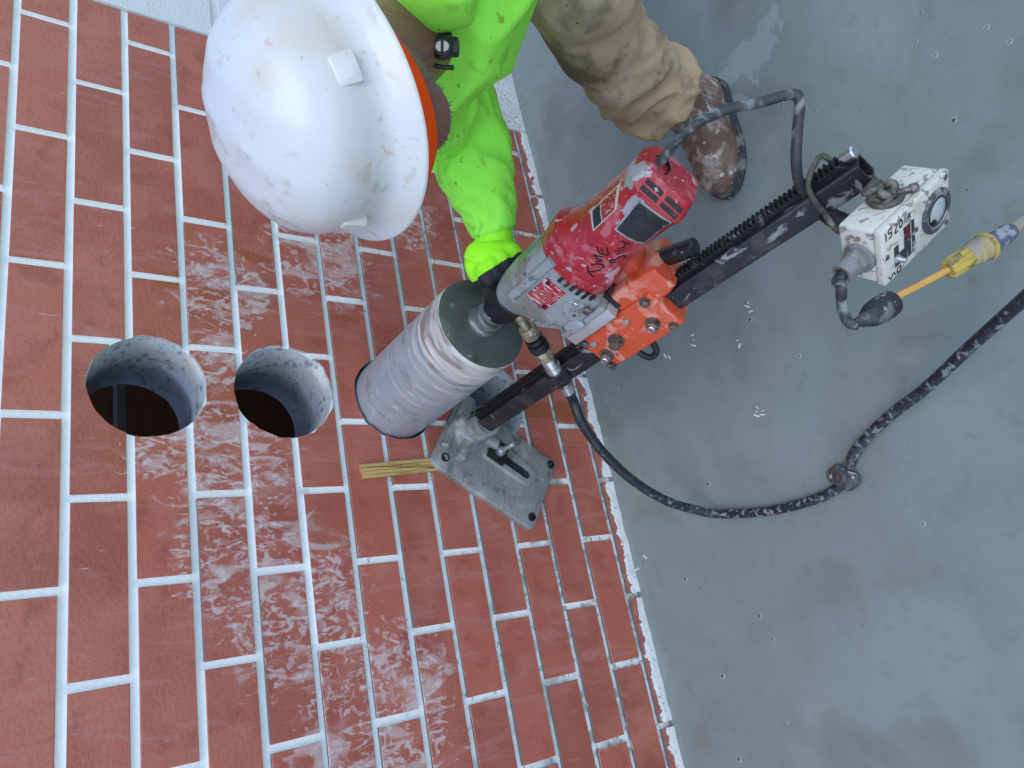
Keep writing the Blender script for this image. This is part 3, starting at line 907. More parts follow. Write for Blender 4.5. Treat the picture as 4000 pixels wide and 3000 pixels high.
# ------------------------------------------------------------------ water hose with its couplings
hose = empty('water_hose', RIG)
tag(hose, 'black water hose with brass and black couplings curving across the floor', 'hose')
MAT['hose'] = mat('black_rubber_hose', (0.016, 0.020, 0.027), 0.32, layers=[
    L((0.40, 0.43, 0.46), 90, 0.50, 0.66, 6, (1, 1, 1), 0.4, amt=0.55, rough=0.6, zlim=(2, 0.0, 0.35, 0.02, -0.12)), L((0.05, 0.055, 0.06), 30, 0.5, 0.7, 5, amt=0.6)], bump=(90, 0.12, 4))
seg_lathe(wp[0], wp[1], [(.0095, 0), (.0095, 1.05)], 'brass', 'nipple', hose)
seg_lathe(wp[1] + (wp[0] - wp[1]) * .12, wp[1] + (wp[2] - wp[1]) * .42, [(.0165, 0), (.0175, .1), (.0175, .9), (.016, 1)], 'brass', 'brass_nut', hose)
seg_lathe(wp[1] + (wp[2] - wp[1]) * .42, wp[2] + (wp[3] - wp[2]) * .10, [(.013, 0), (.013, .08), (.0185, .10), (.0185, .36), (.0145, .38), (.0145, .46), (.020, .48), (.020, .96), (.015, 1)], 'black_paint', 'quick_coupling', hose)
seg_lathe(wp[2] + (wp[3] - wp[2]) * .10, wp[3], [(.014, 0), (.0185, .05), (.0185, .32), (.015, .34), (.015, .55), (.0175, .58), (.0175, .8), (.014, 1)], 'brass', 'brass_fitting', hose, 8)
seg_lathe(wp[3] + (wp[2] - wp[3]) * .15, wp[4] + (wp[5] - wp[4]) * .12, [(.0135, 0), (.0145, .1), (.0145, .55), (.0165, .58), (.0165, 1)], 'zinc', 'valve_body', hose)
obj('valve_lever', mesh('lever', *xf(box(-.006, .006, -.004, .004, 0, .022, .002), frame(wp[3] * .6 + wp[4] * .4 + Vector((0, 0, -.012)), (-.3, -.3, -1)))), 'black_paint', hose, True)
kn = []
p_, q_ = wp[4] + (wp[5] - wp[4]) * .05, wp[5] + (wp[4] - wp[5]) * .05
rings = []
for h, s_ in ((0, .95), (.06, 1), (.94, 1), (1, .95)):
    rings.append([Vector((.0215 * s_ * (1 + (.045 if j % 2 else -.03)) * math.cos(2 * math.pi * j / 48), .0215 * s_ * (1 + (.045 if j % 2 else -.03)) * math.sin(2 * math.pi * j / 48), h * (q_ - p_).length)) for j in range(48)])
obj('ribbed_collar', mesh('ribbed', *xf(loft(rings), frame(p_, q_ - p_))), 'black_paint', hose, True, 25)
seg_lathe(wp[5] + (wp[4] - wp[5]) * .02, wp[6], [(.010, 0), (.010, .3), (.0125, .32), (.0125, 1)], 'zinc', 'ferrule', hose)
hpts = [RIG @ wp[6], (0.2190, -0.357, 0.4020), (0.176, -0.345, 0.3811), (0.1191, -0.32, 0.3166), (0.062, -0.3, 0.2287), (0.0162, -0.295, 0.1389), (-0.0101, -0.303, 0.0626), (-0.0288, -0.330, 0.0215), (-0.054, -0.4407, 0.0115), (-0.0624, -0.5431, 0.0115), (-0.0576, -0.6098, 0.0115), (-0.0393, -0.6427, 0.0115), (0.0031, -0.6855, 0.012), (0.0364, -0.772, 0.025), (0.0547, -0.8626, 0.05), (0.0814, -0.973, 0.095), (0.0989, -1.0823, 0.157), (0.1062, -1.2377, 0.3), (0.06, -1.42, 0.48), (0.0, -1.62, 0.35), (-0.1, -1.8, 0.05), (-0.2, -2.0, 0.012), (-0.3, -2.6, 0.012)]
L_('hose_tube', tube([RI @ p for p in spline(hpts, 10)], .0105, 14), 'hose', hose, 40)
# taped lump clamped on the hose
MAT['lump'] = mat('dirty_clamp_metal', (0.07, 0.075, 0.075), 0.45, 0.3, layers=[L((0.20, 0.20, 0.19), 40, 0.5, 0.66, 6, amt=0.7), L((0.16, 0.07, 0.03), 45, 0.62, 0.7, 4, amt=0.8), L((0.55, 0.56, 0.57), 60, 0.63, 0.68, 5, amt=0.7)], bump=(120, .3, 4))
lm = frame((-0.0400, -0.6420, 0.017), (0, 0, 1), (0.42, -0.42, 0))
lump = union([xf(box(-.020, .020, -.026, .026, -.014, .012, .007), lm), xf(ell((.004, -.024, .0), (.014, .010, .010)), lm), xf(ell((-.006, .026, -.002), (.013, .010, .010)), lm), xf(lathe([(.009, .008), (.009, .0155), (.005, .0156), (.005, .010)], 20), lm)], .002, 3)
displace(lump, lambda p, n: .0012 * nz(p, 130))
for v_ in lump.vertices:
    v_.co = RI @ v_.co
obj('hose_clamp', lump, 'lump', hose, True)
obj('clamp_screw', mesh('screw', *xf(lathe([(.0042, .012), (.0042, .017)], 14), RI @ lm)), mat('rust', (0.14, 0.045, 0.02), 0.7), hose, True)

# ------------------------------------------------------------------ switch box hung from the column
BA, BB, BC = Vector((0.5296, -0.448, -0.7203)), Vector((0.6828, 0.729, 0.0486)), Vector((-0.5033, 0.5175, -0.692))
P2 = Vector((0.1386, -1.0803, 0.5274))
BOXM = Matrix.Translation(P2) @ Matrix((BA.normalized(), BB.normalized(), BC.normalized())).transposed().to_4x4()
la, lb, lc = .1399, .0591, .080
sbx = empty('switch_box', BOXM)
tag(sbx, 'worn white metal switch box with round dial hanging beside the column end', 'switch box')
MAT['boxw'] = mat('worn_cream_white_paint', (0.66, 0.65, 0.58), 0.5, layers=[
    L((0.50, 0.43, 0.32), 22, 0.54, 0.70, 7, amt=0.7), L((0.72, 0.73, 0.72), 10, 0.5, 0.7, 5, amt=0.6), L((0.16, 0.145, 0.13), 90, 0.57, 0.63, 6, (1, 1, 1), 0.8, amt=0.75), L((0.20, 0.17, 0.15), 36, 0.655, 0.68, 7, dist=.5, amt=0.8), L((0.28, 0.14, 0.08), 50, 0.66, 0.70, 5, amt=0.6)], bump=(110, 0.25, 5), coords='obj')
bv, bf = box(0, la, .0125, lb, 0, lc, .0045, 3)
bv = [p + Vector((.0014 * nz(p, 40), .0014 * nz(p + Vector((9, 1, 2)), 40), .0012 * nz(p + Vector((3, 5, 7)), 40))) for p in bv]
L_('box_body', (bv, bf), 'boxw', sbx, 35)
lid = L_('cover_plate', box(-.0012, la + .001, 0, .0118, -.0012, lc + .001, .003, 3), 'boxw', sbx, 35)
# face of the cover is local b=0 (normal -b)
MAT['dialring'] = mat('scratched_dial_ring', (0.10, 0.11, 0.13), 0.4, 0.5, layers=[L((0.45, 0.48, 0.5), 60, 0.5, 0.62, 6, amt=0.8)])
MAT['dialface'] = mat('faded_dial_face', (0.48, 0.54, 0.55), 0.12, layers=[L((0.34, 0.50, 0.42), 60, 0.56, 0.64, 3, amt=0.6), L((0.55, 0.25, 0.27), 70, 0.64, 0.69, 3, amt=0.6), L((0.3, 0.33, 0.34), 100, 0.6, 0.7, 4, amt=0.5)], coords='obj', coat=0.5)
dM = frame((.1085, 0, .0400), (0, -1, 0))
dial = L_('dial', join([lathe([(.0295, -.001), (.0295, .0030), (.0275, .0042), (.0225, .0042), (.0215, .0030), (.0205, .0030)], 48, dM, False)]), 'dialring', sbx, 30)
obj('dial_glass', mesh('glass', *lathe([(.0212, .0026), (.0205, .0032), (.008, .0038)], 40, dM)), 'dialface', dial, True, 40)
obj('dial_bezel', mesh('bezel', *lathe([(.0205, .003), (.0190, .0046), (.0182, .0046), (.0176, .003)], 40, dM, False)), 'black_paint', dial, True, 40)
obj('dial_knob', mesh('knob', *lathe([(.0042, .003), (.0042, .0062), (.0030, .0070)], 18, frame((.0975, 0, .0500), (0, -1, 0)))), 'black_paint', dial, True, 40)
MAT['maroon'] = mat('faded_maroon_print', (0.11, 0.012, 0.018), 0.4, layers=[L((0.4, 0.38, 0.38), 120, 0.6, 0.66, 4, amt=0.6)])
MAT['navy'] = mat('worn_dark_print', (0.03, 0.035, 0.05), 0.4, layers=[L((0.5, 0.5, 0.5), 90, 0.58, 0.63, 6, amt=0.8)], coords='obj')
lbx = L_('switch_label', box(.0410, .0630, -.0007, .0004, .0210, .0680), 'navy', sbx)
tag(lbx, 'dark worn switch label with a maroon field')
obj('maroon_field', mesh('field', *box(.0430, .0535, -.0011, -.0006, .0235, .0420)), 'maroon', lbx, True)
obj('label_rule', mesh('rule', *box(.0545, .0554, -.0011, -.0006, .0215, .0675)), 'boxw', lbx, True)
obj('toggle_plate', mesh('tp', *join([box(.0200, .0400, -.0007, .0004, .050, .0660), box(.0200, .0290, -.0006, .0005, .0360, .0503)])), 'navy', lbx, True)
obj('toggle', mesh('tg', *lathe([(.0055, 0), (.0055, .003), (.004, .0035), (.0032, .011), (.002, .012)], 16, frame((.0245, 0, .0545), (.1, -1, .1)))), 'zinc', lbx, True, 35)
# scrawled marker figures on the cover
def strokes(lst, wd, fr):
    out = []
    for pts in lst:
        P_ = spline([(x, -.0005, z) for x, z in pts], 5)
        vt = []
        for i, p in enumerate(P_):
            t = (P_[min(i + 1, len(P_) - 1)] - P_[max(i - 1, 0)]).normalized()
            s_ = t.cross(Vector((0, 1, 0))) * wd
            vt += [p + s_, p - s_, p - s_ + Vector((0, .0008, 0)), p + s_ + Vector((0, .0008, 0))]
        out.append((vt, [(i * 4 + j, i * 4 + (j + 1) % 4, i * 4 + 4 + (j + 1) % 4, i * 4 + 4 + j) for i in range(len(P_) - 1) for j in range(4)]))
    return join(out)
mk = [[(.006, .004), (.006, .016)], [(.018, .004), (.012, .004), (.012, .009), (.017, .010), (.017, .015), (.011, .016)], [(.023, .005), (.029, .006), (.024, .016), (.030, .016)], [(.036, .004), (.033, .010), (.036, .016), (.040, .010), (.036, .004)],
      [(.006, .070), (.010, .076), (.016, .071), (.020, .077)], [(.024, .071), (.031, .070), (.030, .077), (.024, .076), (.024, .071)], [(.052, .006), (.056, .014)], [(.050, .012), (.058, .008)]]
ob_ = L_('marker_figures', strokes(mk, .0009, None), 'ink', sbx)
tag(ob_, 'scrawled black marker figures', kind='stuff')
for (x, z) in ((.0665, .040), (.006, .040), (.132, .006), (.132, .073)):
    L_('cover_screw', lathe([(.0035, 0), (.0035, .0012), (.0022, .002)], 14, frame((x, 0, z), (0, -1, 0))), 'bolt', sbx)
# threaded gland at the end of the box and its cord and plug
g0 = Vector((0, .033, .044))
gl = L_('cord_gland', join([lathe([(.021, -.002), (.021, .004), (.018, .005)], 32, frame(g0, (-1, 0.05, .05))), lathe([(.0165, .004), (.0165, .016)], 8, frame(g0, (-1, 0.05, .05))), lathe([(.0145, .015), (.0145, .034), (.0135, .036), (.0095, .036), (.0095, .030)], 28, frame(g0, (-1, .05, .05)))]), 'cast', sbx, 35)
BI = BOXM.inverted()
gend = BOXM @ (g0 + Vector((-.030, .0015, .0015)))
gtip = BOXM @ (g0 + Vector((-.046, .002, .004)))
pc = [gend, gtip, (0.0743, -1.0482, 0.606), (0.0624, -1.0405, 0.6001), (0.05, -1.0337, 0.5928), (0.0412, -1.0298, 0.5839), (0.0373, -1.0296, 0.5734), (0.0387, -1.035, 0.5674)]
L_('plug_cord', tube([BI @ p for p in spline(pc, 8)], .0062, 12), 'cord', sbx, 40)
pa, pb = Vector((0.0360, -1.0315, 0.5722)), Vector((0.0577, -1.0584, 0.5235))
pd = pb - pa
MAT['plug'] = mat('dusty_black_plug', (0.022, 0.024, 0.028), 0.45, layers=[L((0.20, 0.20, 0.19), 40, 0.5, 0.66, 7, amt=0.7), L((0.42, 0.42, 0.40), 70, 0.63, 0.69, 4, amt=0.7)], bump=(120, .25, 4))
plug = L_('plug', xf(lathe([(.0062, 0), (.0072, .004), (.0068, .007), (.0078, .010), (.0074, .013), (.0105, .017), (.0145, .026), (.0160, .036), (.0165, pd.length * .85), (.0150, pd.length)], 32), BI @ frame(pa, pd)), 'plug', sbx, 40)
# taped strap between column and box
obj('taped_strap', mesh('strap', *tube([BI @ Vector(p) for p in spline([(0.262, -0.978, 0.425), (0.240, -0.992, 0.432), (0.222, -1.004, 0.428), (0.205, -1.015, 0.430)], 6)], [.011, .013, .014, .012], 12)), 'black_paint', sbx, True, 40)

# tie wire holding the box to the column
MAT['wire'] = mat('dirty_olive_tie_wire', (0.10, 0.095, 0.075), 0.5, 0.2, layers=[L((0.22, 0.21, 0.17), 60, 0.5, 0.65, 5, amt=0.8), L((0.04, 0.04, 0.035), 50, 0.55, 0.7, 4, amt=0.6)], bump=(200, .3, 3))
tie = empty('tie_wire', Matrix.Translation((0.25, -1.03, 0.5)))
tag(tie, 'knotted olive tie wire looped round the column end and box', 'wire')
ctr = RIG @ Vector((ca, cb, 1.0))
def cw(a, b, n):
    return RIG @ Vector((ca + a, cb + b, n))
loop = [cw(.041, -.028, 1.018), cw(.044, .0, 1.010), cw(.038, .024, 1.000), cw(.012, .0265, .992), cw(-.010, .0265, .990), (0.2050, -1.0180, 0.506), (0.1850, -1.0220, 0.4990), BOXM @ Vector((.022, .062, .012))]
obj('wire_loop', mesh('wl', *tube(spline(loop, 8), .0042, 10)), 'wire', tie, False, 40)
loop2 = [cw(.040, -.030, 1.020), cw(.0, -.028, 1.03), cw(-.022, -.01, 1.035)]
obj('wire_loop', mesh('wl', *tube(spline(loop2, 6), .0042, 10)), 'wire', tie, False, 40)
kc = Vector((.058, .036, -.010))
link = [cw(-.01, 0.006, 1.052), cw(-.016, .012, 1.062), BOXM @ (kc + Vector((-.016, .012, -.010))), BOXM @ (kc + Vector((0, 0, -.012)))]
obj('wire_link', mesh('wl', *tube(spline(link, 6), .0042, 10)), 'wire', tie, False, 40)
kp = []
for i in range(60):
    t = i / 59 * 2 * math.pi * 2
    kp.append(BOXM @ (kc + Vector((.012 * math.sin(t * 1.0) + .004 * math.sin(3 * t), .015 * math.cos(t * 1.0) * .8, -.002 + .009 * math.cos(t * 1.5)))))
obj('knot', mesh('kn', *tube(kp, .0052, 10)), 'wire', tie, False, 40)
kp2 = []
for i in range(30):
    t = i / 29 * 2 * math.pi
    kp2.append(BOXM @ (Vector((.062, .034, -.003)) + Vector((.018 * math.cos(t), .017 * math.sin(t), 0))))
obj('wire_ring', mesh('kr', *tube(kp2, .0045, 10)), 'wire', tie, False, 40)
obj('hanger_bolt', mesh('hb', *xf(lathe([(.0045, 0), (.0045, .018), (.006, .018), (.006, .026), (.005, .027)], 14), BOXM @ frame((.068, .026, -.007), (.75, -.65, 0)))), 'bolt', tie, False, 35)

# ------------------------------------------------------------------ yellow extension cord with its connector
ext = empty('extension_cord', Matrix.Translation((0.09, -1.1, 0.45)))
tag(ext, 'yellow extension cord with dirty yellow and blue connector', 'cord')
MAT['ycord'] = mat('dirty_yellow_cord', (0.66, 0.36, 0.09), 0.45, layers=[L((0.45, 0.22, 0.05), 30, 0.5, 0.68, 6, amt=0.7), L((0.12, 0.08, 0.04), 90, 0.64, 0.69, 4, amt=0.8)], bump=(150, .1, 3))
MAT['yconn'] = mat('grimy_yellow_connector', (0.50, 0.36, 0.07), 0.45, layers=[L((0.13, 0.10, 0.06), 45, 0.47, 0.60, 6, amt=0.85), L((0.6, 0.5, 0.2), 26, 0.56, 0.7, 5, amt=0.6)], bump=(120, .2, 4))
MAT['blue'] = mat('scuffed_blue_boot', (0.09, 0.11, 0.17), 0.4, layers=[L((0.02, 0.10, 0.11), 30, 0.55, 0.66, 5, amt=0.7), L((0.40, 0.42, 0.43), 60, 0.5, 0.62, 6, amt=0.75)], bump=(90, .2, 4))
MAT['clearv'] = mat('cloudy_clear_vinyl', (0.30, 0.27, 0.21), 0.4, layers=[L((0.42, 0.33, 0.12), 40, 0.45, 0.6, 4, amt=0.8), L((0.09, 0.08, 0.07), 60, 0.53, 0.63, 5, amt=0.8)])
obj('cord', mesh('cord', *tube(spline([pa + pd * .97, (0.0641, -1.0655, 0.515), (0.0749, -1.0836, 0.4849), (0.0895, -1.1060, 0.4465)], 8), .0043, 12)), 'ycord', ext, False, 40)
cA, cB, cC, cD, cE = Vector((0.0872, -1.1030, 0.4515)), Vector((0.0992, -1.1205, 0.4273)), Vector((0.1094, -1.1387, 0.4019)), Vector((0.1232, -1.1616, 0.3726)), Vector((0.1331, -1.172, 0.3568))
d1 = (cB - cA).length
rings = []
for h, rr in ((0, .0095), (.004, .0115), (d1 * .95, .0125), (d1, .012)):
    rings.append([Vector((rr * (1 + (.10 if j % 4 < 2 else -.04)) * math.cos(2 * math.pi * j / 32), rr * (1 + (.10 if j % 4 < 2 else -.04)) * math.sin(2 * math.pi * j / 32), h)) for j in range(32)])
obj('grip_nut', mesh('grip', *xf(loft(rings), frame(cA, cB - cA))), 'yconn', ext, False, 25)
d2 = (cC - cB).length
obj('connector_body', mesh('cb', *xf(lathe([(.0125, -.001), (.0145, .004), (.0145, .010), (.0165, .012), (.0165, .018), (.0150, .020), (.0172, d2 * .9), (.0165, d2), (.013, d2 + .001)], 32), frame(cB, cC - cB))), 'clearv', ext, False, 35)
obj('yellow_ring', mesh('yr', *xf(lathe([(.0168, .0), (.0182, .001), (.0182, .0045), (.0168, .0055)], 32, None, False), frame(cB + (cC - cB) * .78, cC - cB))), 'yconn', ext, False, 35)
obj('blue_boot', mesh('bb', *xf(lathe([(.0128, 0), (.0130, .012), (.0125, (cD - cC).length * .7), (.0085, (cD - cC).length)], 28), frame(cC, cD - cC))), 'blue', ext, False, 35)
obj('strain_sleeve', mesh('ss', *xf(lathe([(.0090, -.003), (.0085, .008), (.0070, (cE - cD).length)], 24), frame(cD, cE - cD))), 'clearv', ext, False, 35)
obj('cord', mesh('cord', *tube(spline([cD, cE, (0.1484, -1.1895, 0.3268), (0.18, -1.222, 0.2526), (0.22, -1.30, 0.08), (0.26, -1.42, 0.008), (0.3, -1.8, 0.006), (0.2, -2.6, 0.006)], 8), .0048, 12)), mat('bright_yellow_cord', (0.75, 0.45, 0.01), 0.4), ext, False, 40)

# ------------------------------------------------------------------ wooden shim under the base plate
MAT['wood'] = mat('weathered_pine_shim', (0.56, 0.38, 0.14), 0.6, layers=[
    L((0.24, 0.125, 0.03), 120, 0.48, 0.62, 4, (1.0, 1, 0.03), amt=0.9), L((0.58, 0.44, 0.2), 160, 0.55, 0.7, 3, (1, 1, .04), amt=0.6), L((0.03, 0.02, 0.01), 40, 0.70, 0.73, 3, amt=0.9)], bump=(150, 0.5, 4, (1, 1, .05)))
wv, wf = box(0, 1, 0, 1, 0, 1)
cr = [Vector((.2030, 0, .722)), Vector((.1710, 0, .719)), Vector((.1880, 0, .520)), Vector((.2190, 0, .517))]
sh_v = []
NS = 14
for i in range(NS + 1):
    t = i / NS
    a, b_ = cr[0].lerp(cr[3], t), cr[1].lerp(cr[2], t)
    th = .011 - .004 * t
    for j in range(9):
        s_ = j / 8
        p = a.lerp(b_, s_)
        ridge = .0013 if j % 2 else -.0009
        sh_v.append((p.x + random.uniform(-.0004, .0004), -th - ridge, p.z + (random.uniform(-.002, .002) if i == 0 else 0)))
    sh_v.append((b_.x, -.0004, b_.z))
    sh_v.append((a.x, -.0004, a.z))
sh_f = [(i * 11 + j, i * 11 + (j + 1) % 11, (i + 1) * 11 + (j + 1) % 11, (i + 1) * 11 + j) for i in range(NS) for j in range(11)]
sh_f += [tuple(range(10, -1, -1)), tuple(NS * 11 + j for j in range(11))]
tag(obj('wooden_shim', mesh('wooden_shim', sh_v, sh_f), 'wood', None, False, 30), 'yellowed grooved wooden shim wedged under the base plate corner', 'shim')

# ------------------------------------------------------------------ worker
MAT['skin'] = mat('dark_brown_skin', (0.22, 0.10, 0.066), 0.42, layers=[L((0.13, 0.055, 0.036), 30, 0.5, 0.7, 5, amt=0.6), L((0.28, 0.14, 0.10), 60, 0.6, 0.7, 4, amt=0.4)], bump=(220, .15, 4))
MAT['hivis'] = mat('hi_vis_green_knit', (0.33, 0.93, 0.09), 0.75, layers=[
    L((0.27, 0.84, 0.07), 9, 0.5, 0.72, 5, amt=0.5), L((0.42, 0.96, 0.12), 5, 0.52, 0.7, 4, amt=0.4), L((0.06, 0.14, 0.02), 60, 0.655, 0.70, 6, amt=0.75), L((0.20, 0.16, 0.02), 34, 0.68, 0.73, 6, amt=0.6), L((0.14, 0.34, 0.05), 20, 0.56, 0.68, 6, dist=.8, amt=0.5)],
    bump=(420, .12, 2), bump2=(26, .25, 3), spec=0.2)
MAT['trouser'] = mat('muddy_khaki_canvas', (0.45, 0.335, 0.205), 0.85, layers=[
    L((0.13, 0.10, 0.062), 7, 0.52, 0.68, 6, amt=0.7), L((0.52, 0.42, 0.30), 10, 0.54, 0.7, 6, amt=0.7), L((0.13, 0.10, 0.065), 14, 0.30, 0.52, 6, dist=.5, amt=0.8, zones=[((.74, -.72, .56), .04, .15)]), L((0.20, 0.15, 0.09), 28, 0.56, 0.7, 6, amt=0.6), L((0.03, 0.025, 0.02), 90, 0.69, 0.72, 3, amt=0.9)], bump=(500, .12, 2), bump2=(30, .35, 4), spec=0.2)
MAT['boot'] = mat('dusty_brown_leather', (0.125, 0.075, 0.052), 0.6, layers=[
    L((0.22, 0.15, 0.11), 14, 0.48, 0.68, 7, amt=0.7), L((0.46, 0.41, 0.37), 26, 0.44, 0.68, 7, dist=.5, amt=0.75), L((0.62, 0.60, 0.57), 50, 0.62, 0.67, 6, amt=0.7), L((0.16, 0.07, 0.03), 10, 0.6, 0.75, 4, amt=0.5)], bump=(90, .35, 5))
MAT['sole'] = mat('muddy_rubber_sole', (0.03, 0.032, 0.034), 0.5, layers=[L((0.20, 0.20, 0.19), 40, 0.5, 0.62, 6, amt=0.8)], bump=(120, .4, 4))
MAT['orange_knit'] = mat('bright_orange_knit', (0.95, 0.085, 0.004), 0.7, layers=[L((0.7, 0.05, 0.003), 40, .5, .7, 3, amt=.4)], bump=(260, .2, 2), spec=.2)
MAT['hat'] = mat('stained_white_hard_hat', (0.66, 0.665, 0.65), 0.36, layers=[
    L((0.60, 0.55, 0.46), 9, 0.50, 0.70, 6, amt=0.6), L((0.45, 0.30, 0.19), 26, 0.62, 0.70, 6, dist=.6, amt=0.45),
    L((0.50, 0.36, 0.24), 75, 0.42, 0.56, 6, dist=.5, amt=0.55, zones=[((.055, -.075, .055), .02, .10), ((-.02, -.02, .105), .01, .07)]),
    L((0.33, 0.16, 0.08), 45, 0.44, 0.50, 4, dist=.4, amt=0.9, rough=.6, zones=[((-.050, .012, .092), .004, .016), ((.004, -.030, .108), .001, .010)]),
    L((0.42, 0.42, 0.41), 40, 0.40, 0.52, 5, amt=0.5, zones=[((-.075, .035, .075), .005, .03)]),
    L((0.66, 0.58, 0.47), 16, 0.56, 0.72, 7, amt=0.55), L((0.52, 0.40, 0.28), 60, 0.60, 0.70, 6, (1, 1, 1), amt=0.45), L((0.40, 0.24, 0.15), 20, 0.71, 0.77, 4, dist=.4, amt=0.7, rough=.6), L((0.28, 0.27, 0.26), 110, 0.70, 0.74, 3, amt=0.6),
    L((0.52, 0.40, 0.29), 120, 0.57, 0.64, 5, amt=0.5, zones=[((.10, .02, .0), .02, .12), ((0.02, -.07, .05), .02, .08)])], bump=(120, .06, 4), coat=.3, coords='obj')
MAT['beard'] = mat('grey_stubble', (0.16, 0.14, 0.13), 0.7)
MAT['glove'] = mat('hi_vis_glove_knit', (0.36, 0.95, 0.03), 0.7, layers=[L((0.16, 0.6, 0.02), 24, .55, .7, 5, amt=.5), L((0.08, 0.16, 0.02), 60, .66, .7, 5, amt=.6)], bump=(600, .25, 2), spec=.2)
MAT['nitrile'] = mat('black_nitrile_coat', (0.022, 0.024, 0.027), 0.5, layers=[L((0.05, 0.05, 0.055), 60, .5, .7, 4, amt=.6)], bump=(300, .2, 3))
MAT['eye'] = mat('eye', (0.5, 0.47, 0.44), 0.15)
MAT['black_gear'] = mat('black_plastic_gear', (0.012, 0.014, 0.016), 0.35, layers=[L((0.05, 0.06, 0.06), 40, .55, .7, 4, amt=.6)])

person = empty('person', Matrix.Translation((0.95, -0.66, 0)))
tag(person, 'worker in a white hard hat and lime green shirt bending over the drill', 'person')
Hc = Vector((0.2923, -0.8926, 1.1265)) - RT * .010 + DN * .004
HZ = Vector((-0.413, 0.129, 0.901)).normalized()
HX = Vector((-0.955, -0.27, 0))
HX = (HX - HZ * HX.dot(HZ)).normalized()
HY = HZ.cross(HX)
HM = Matrix.Translation(Hc) @ Matrix((HX, HY, HZ)).transposed().to_4x4()
SKEL = dict(pelvis=(1.09, -.72, .85), chest=(.66, -.82, .93), neckb=(.475, -.85, .99), rsh=(.56, -.655, .93), relb=(.68, -.575, .715), rwr=(.487, -.506, .637),
            lsh=(.60, -1.00, .93), lelb=(.86, -1.10, .87), lwr=(.98, -.93, .76), lhip=(1.08, -.82, .84), lknee=(.783, -.835, .62), lank=(.815, -.650, .10), rhip=(1.10, -.64, .84), rknee=(1.22, -.70, .47), rank=(1.55, -.66, .12))
S = {k: Vector(p) for k, p in SKEL.items()}
neck_top = HM @ Vector((-.030, 0, -.065))
# body: one continuous skin surface
head_parts = [xf(ell((.004, 0, -.008), (.092, .080, .076)), HM), xf(ell((.016, 0, -.052), (.075, .070, .058)), HM), xf(ell((.048, 0, -.088), (.038, .040, .026)), HM),
              xf(ell((.088, 0, -.038), (.016, .013, .022)), HM), xf(ell((.080, 0, -.010), (.018, .046, .012)), HM), xf(ell((.078, 0, -.066), (.014, .022, .008)), HM),
              xf(ell((-.008, .074, -.035), (.018, .008, .028)), HM), xf(ell((-.008, -.074, -.035), (.018, .008, .028)), HM),
              tube([HM @ Vector((-.02, 0, -.02)), neck_top, S['neckb'], S['neckb'] + Vector((.07, .005, -.03))], [.056, .054, .060, .075], 20)]
limb = [tube(spline([S['neckb'] + Vector((.03, 0, -.02)), S['chest'], (.88, -.76, .9), S['pelvis']], 6), [.07, .13, .12, .12], 20, True, (0, 0, 1), [.06, .10, .095, .10])]
for s_ in 'rl':
    limb.append(tube(spline([S['chest'] * .5 + S[s_ + 'sh'] * .5, S[s_ + 'sh'], S[s_ + 'elb'], S[s_ + 'wr']], 6), [.06, .052, .042, .027], 14))
    limb.append(tube(spline([S['pelvis'] * .6 + S[s_ + 'hip'] * .4, S[s_ + 'hip'], S[s_ + 'knee'], *([Vector((.763, -.757, .487)), Vector((.774, -.710, .36))] if s_ == 'l' else [S[s_ + 'knee'] * .5 + S[s_ + 'ank'] * .5]), S[s_ + 'ank'], S[s_ + 'ank'] + Vector((-.10, 0, -.055))], 6), [.09, .07, .045, .036, .034, .030, .022], 14))
body = union(head_parts + limb, .0065, 5)
obj('body', body, 'skin', person)
for y in (-.030, .030):
    obj('eye', mesh('eye', *xf(ell((.076, y, -.022), (.011, .012, .009)), HM)), 'eye', person, False, 60)
# short grey beard: stubble strands over jaw and cheeks
bb = BVHTree.FromPolygons([v.co for v in body.vertices], [tuple(p.vertices) for p in body.polygons])
sv, sf = [], []
for i in range(1500):
    d = Vector((random.uniform(-.35, 1), random.uniform(-1, 1), random.uniform(-1.1, .05)))
    if d.length > 1.25 or d.length < .2:
        continue
    o_ = HM @ Vector((.012, 0, -.040))
    dw = (HM.to_3x3() @ d).normalized()
    h = bb.ray_cast(o_ + dw * .2, -dw)
    if h[0] is None:
        continue
    lp = HM.inverted() @ h[0]
    if lp.z > -.070 - .25 * max(0, lp.x - .06) or (lp.x > .075 and lp.z > -.06 and abs(lp.y) < .03) or lp.z < -.135:
        continue
    t = (h[1] + Vector((random.uniform(-.8, .8), random.uniform(-.8, .8), random.uniform(-1.2, 0)))).normalized()
    sd_ = t.cross(h[1]).normalized() * .00045
    k = len(sv)
    sv += [h[0] - sd_, h[0] + sd_, h[0] + t * random.uniform(.003, .007)]
    sf.append((k, k + 1, k + 2))
tag(obj('beard', mesh('beard', sv, sf), 'beard', person), 'short grey beard along the jaw', kind='stuff')
# hard hat
SEG = 96
def hat_ring(ax, ay, z, zx=0.0, wob=0):
    out = []
    for j in range(SEG):
        t = 2 * math.pi * j / SEG
        c, s_ = math.cos(t), math.sin(t)
        k_ = 1 - .13 * max(0, -c) * min(1, max(0, (z - .012) / .04))
        out.append(Vector((ax * c * k_ + .004 + .13 * max(0, z - .018), ay * s_, z - zx * (c * c) * .006)))
    return out
rings = []
for i in range(1, 21):
    ph = R(90 * i / 20)
    rr = math.sin(ph) ** .86
    rings.append(hat_ring(.121 * rr, .110 * rr, .018 + .086 * math.cos(ph) ** .80))
    for v_ in rings[-1]:
        g = math.cos(ph) ** .6 if ph < R(89) else 0
        v_.z += (.0022 * math.exp(-(v_.y / .012) ** 2) + .0015 * math.exp(-((abs(v_.y) - .046) / .009) ** 2)) * g * (1 if abs(v_.x) < .075 else .4)
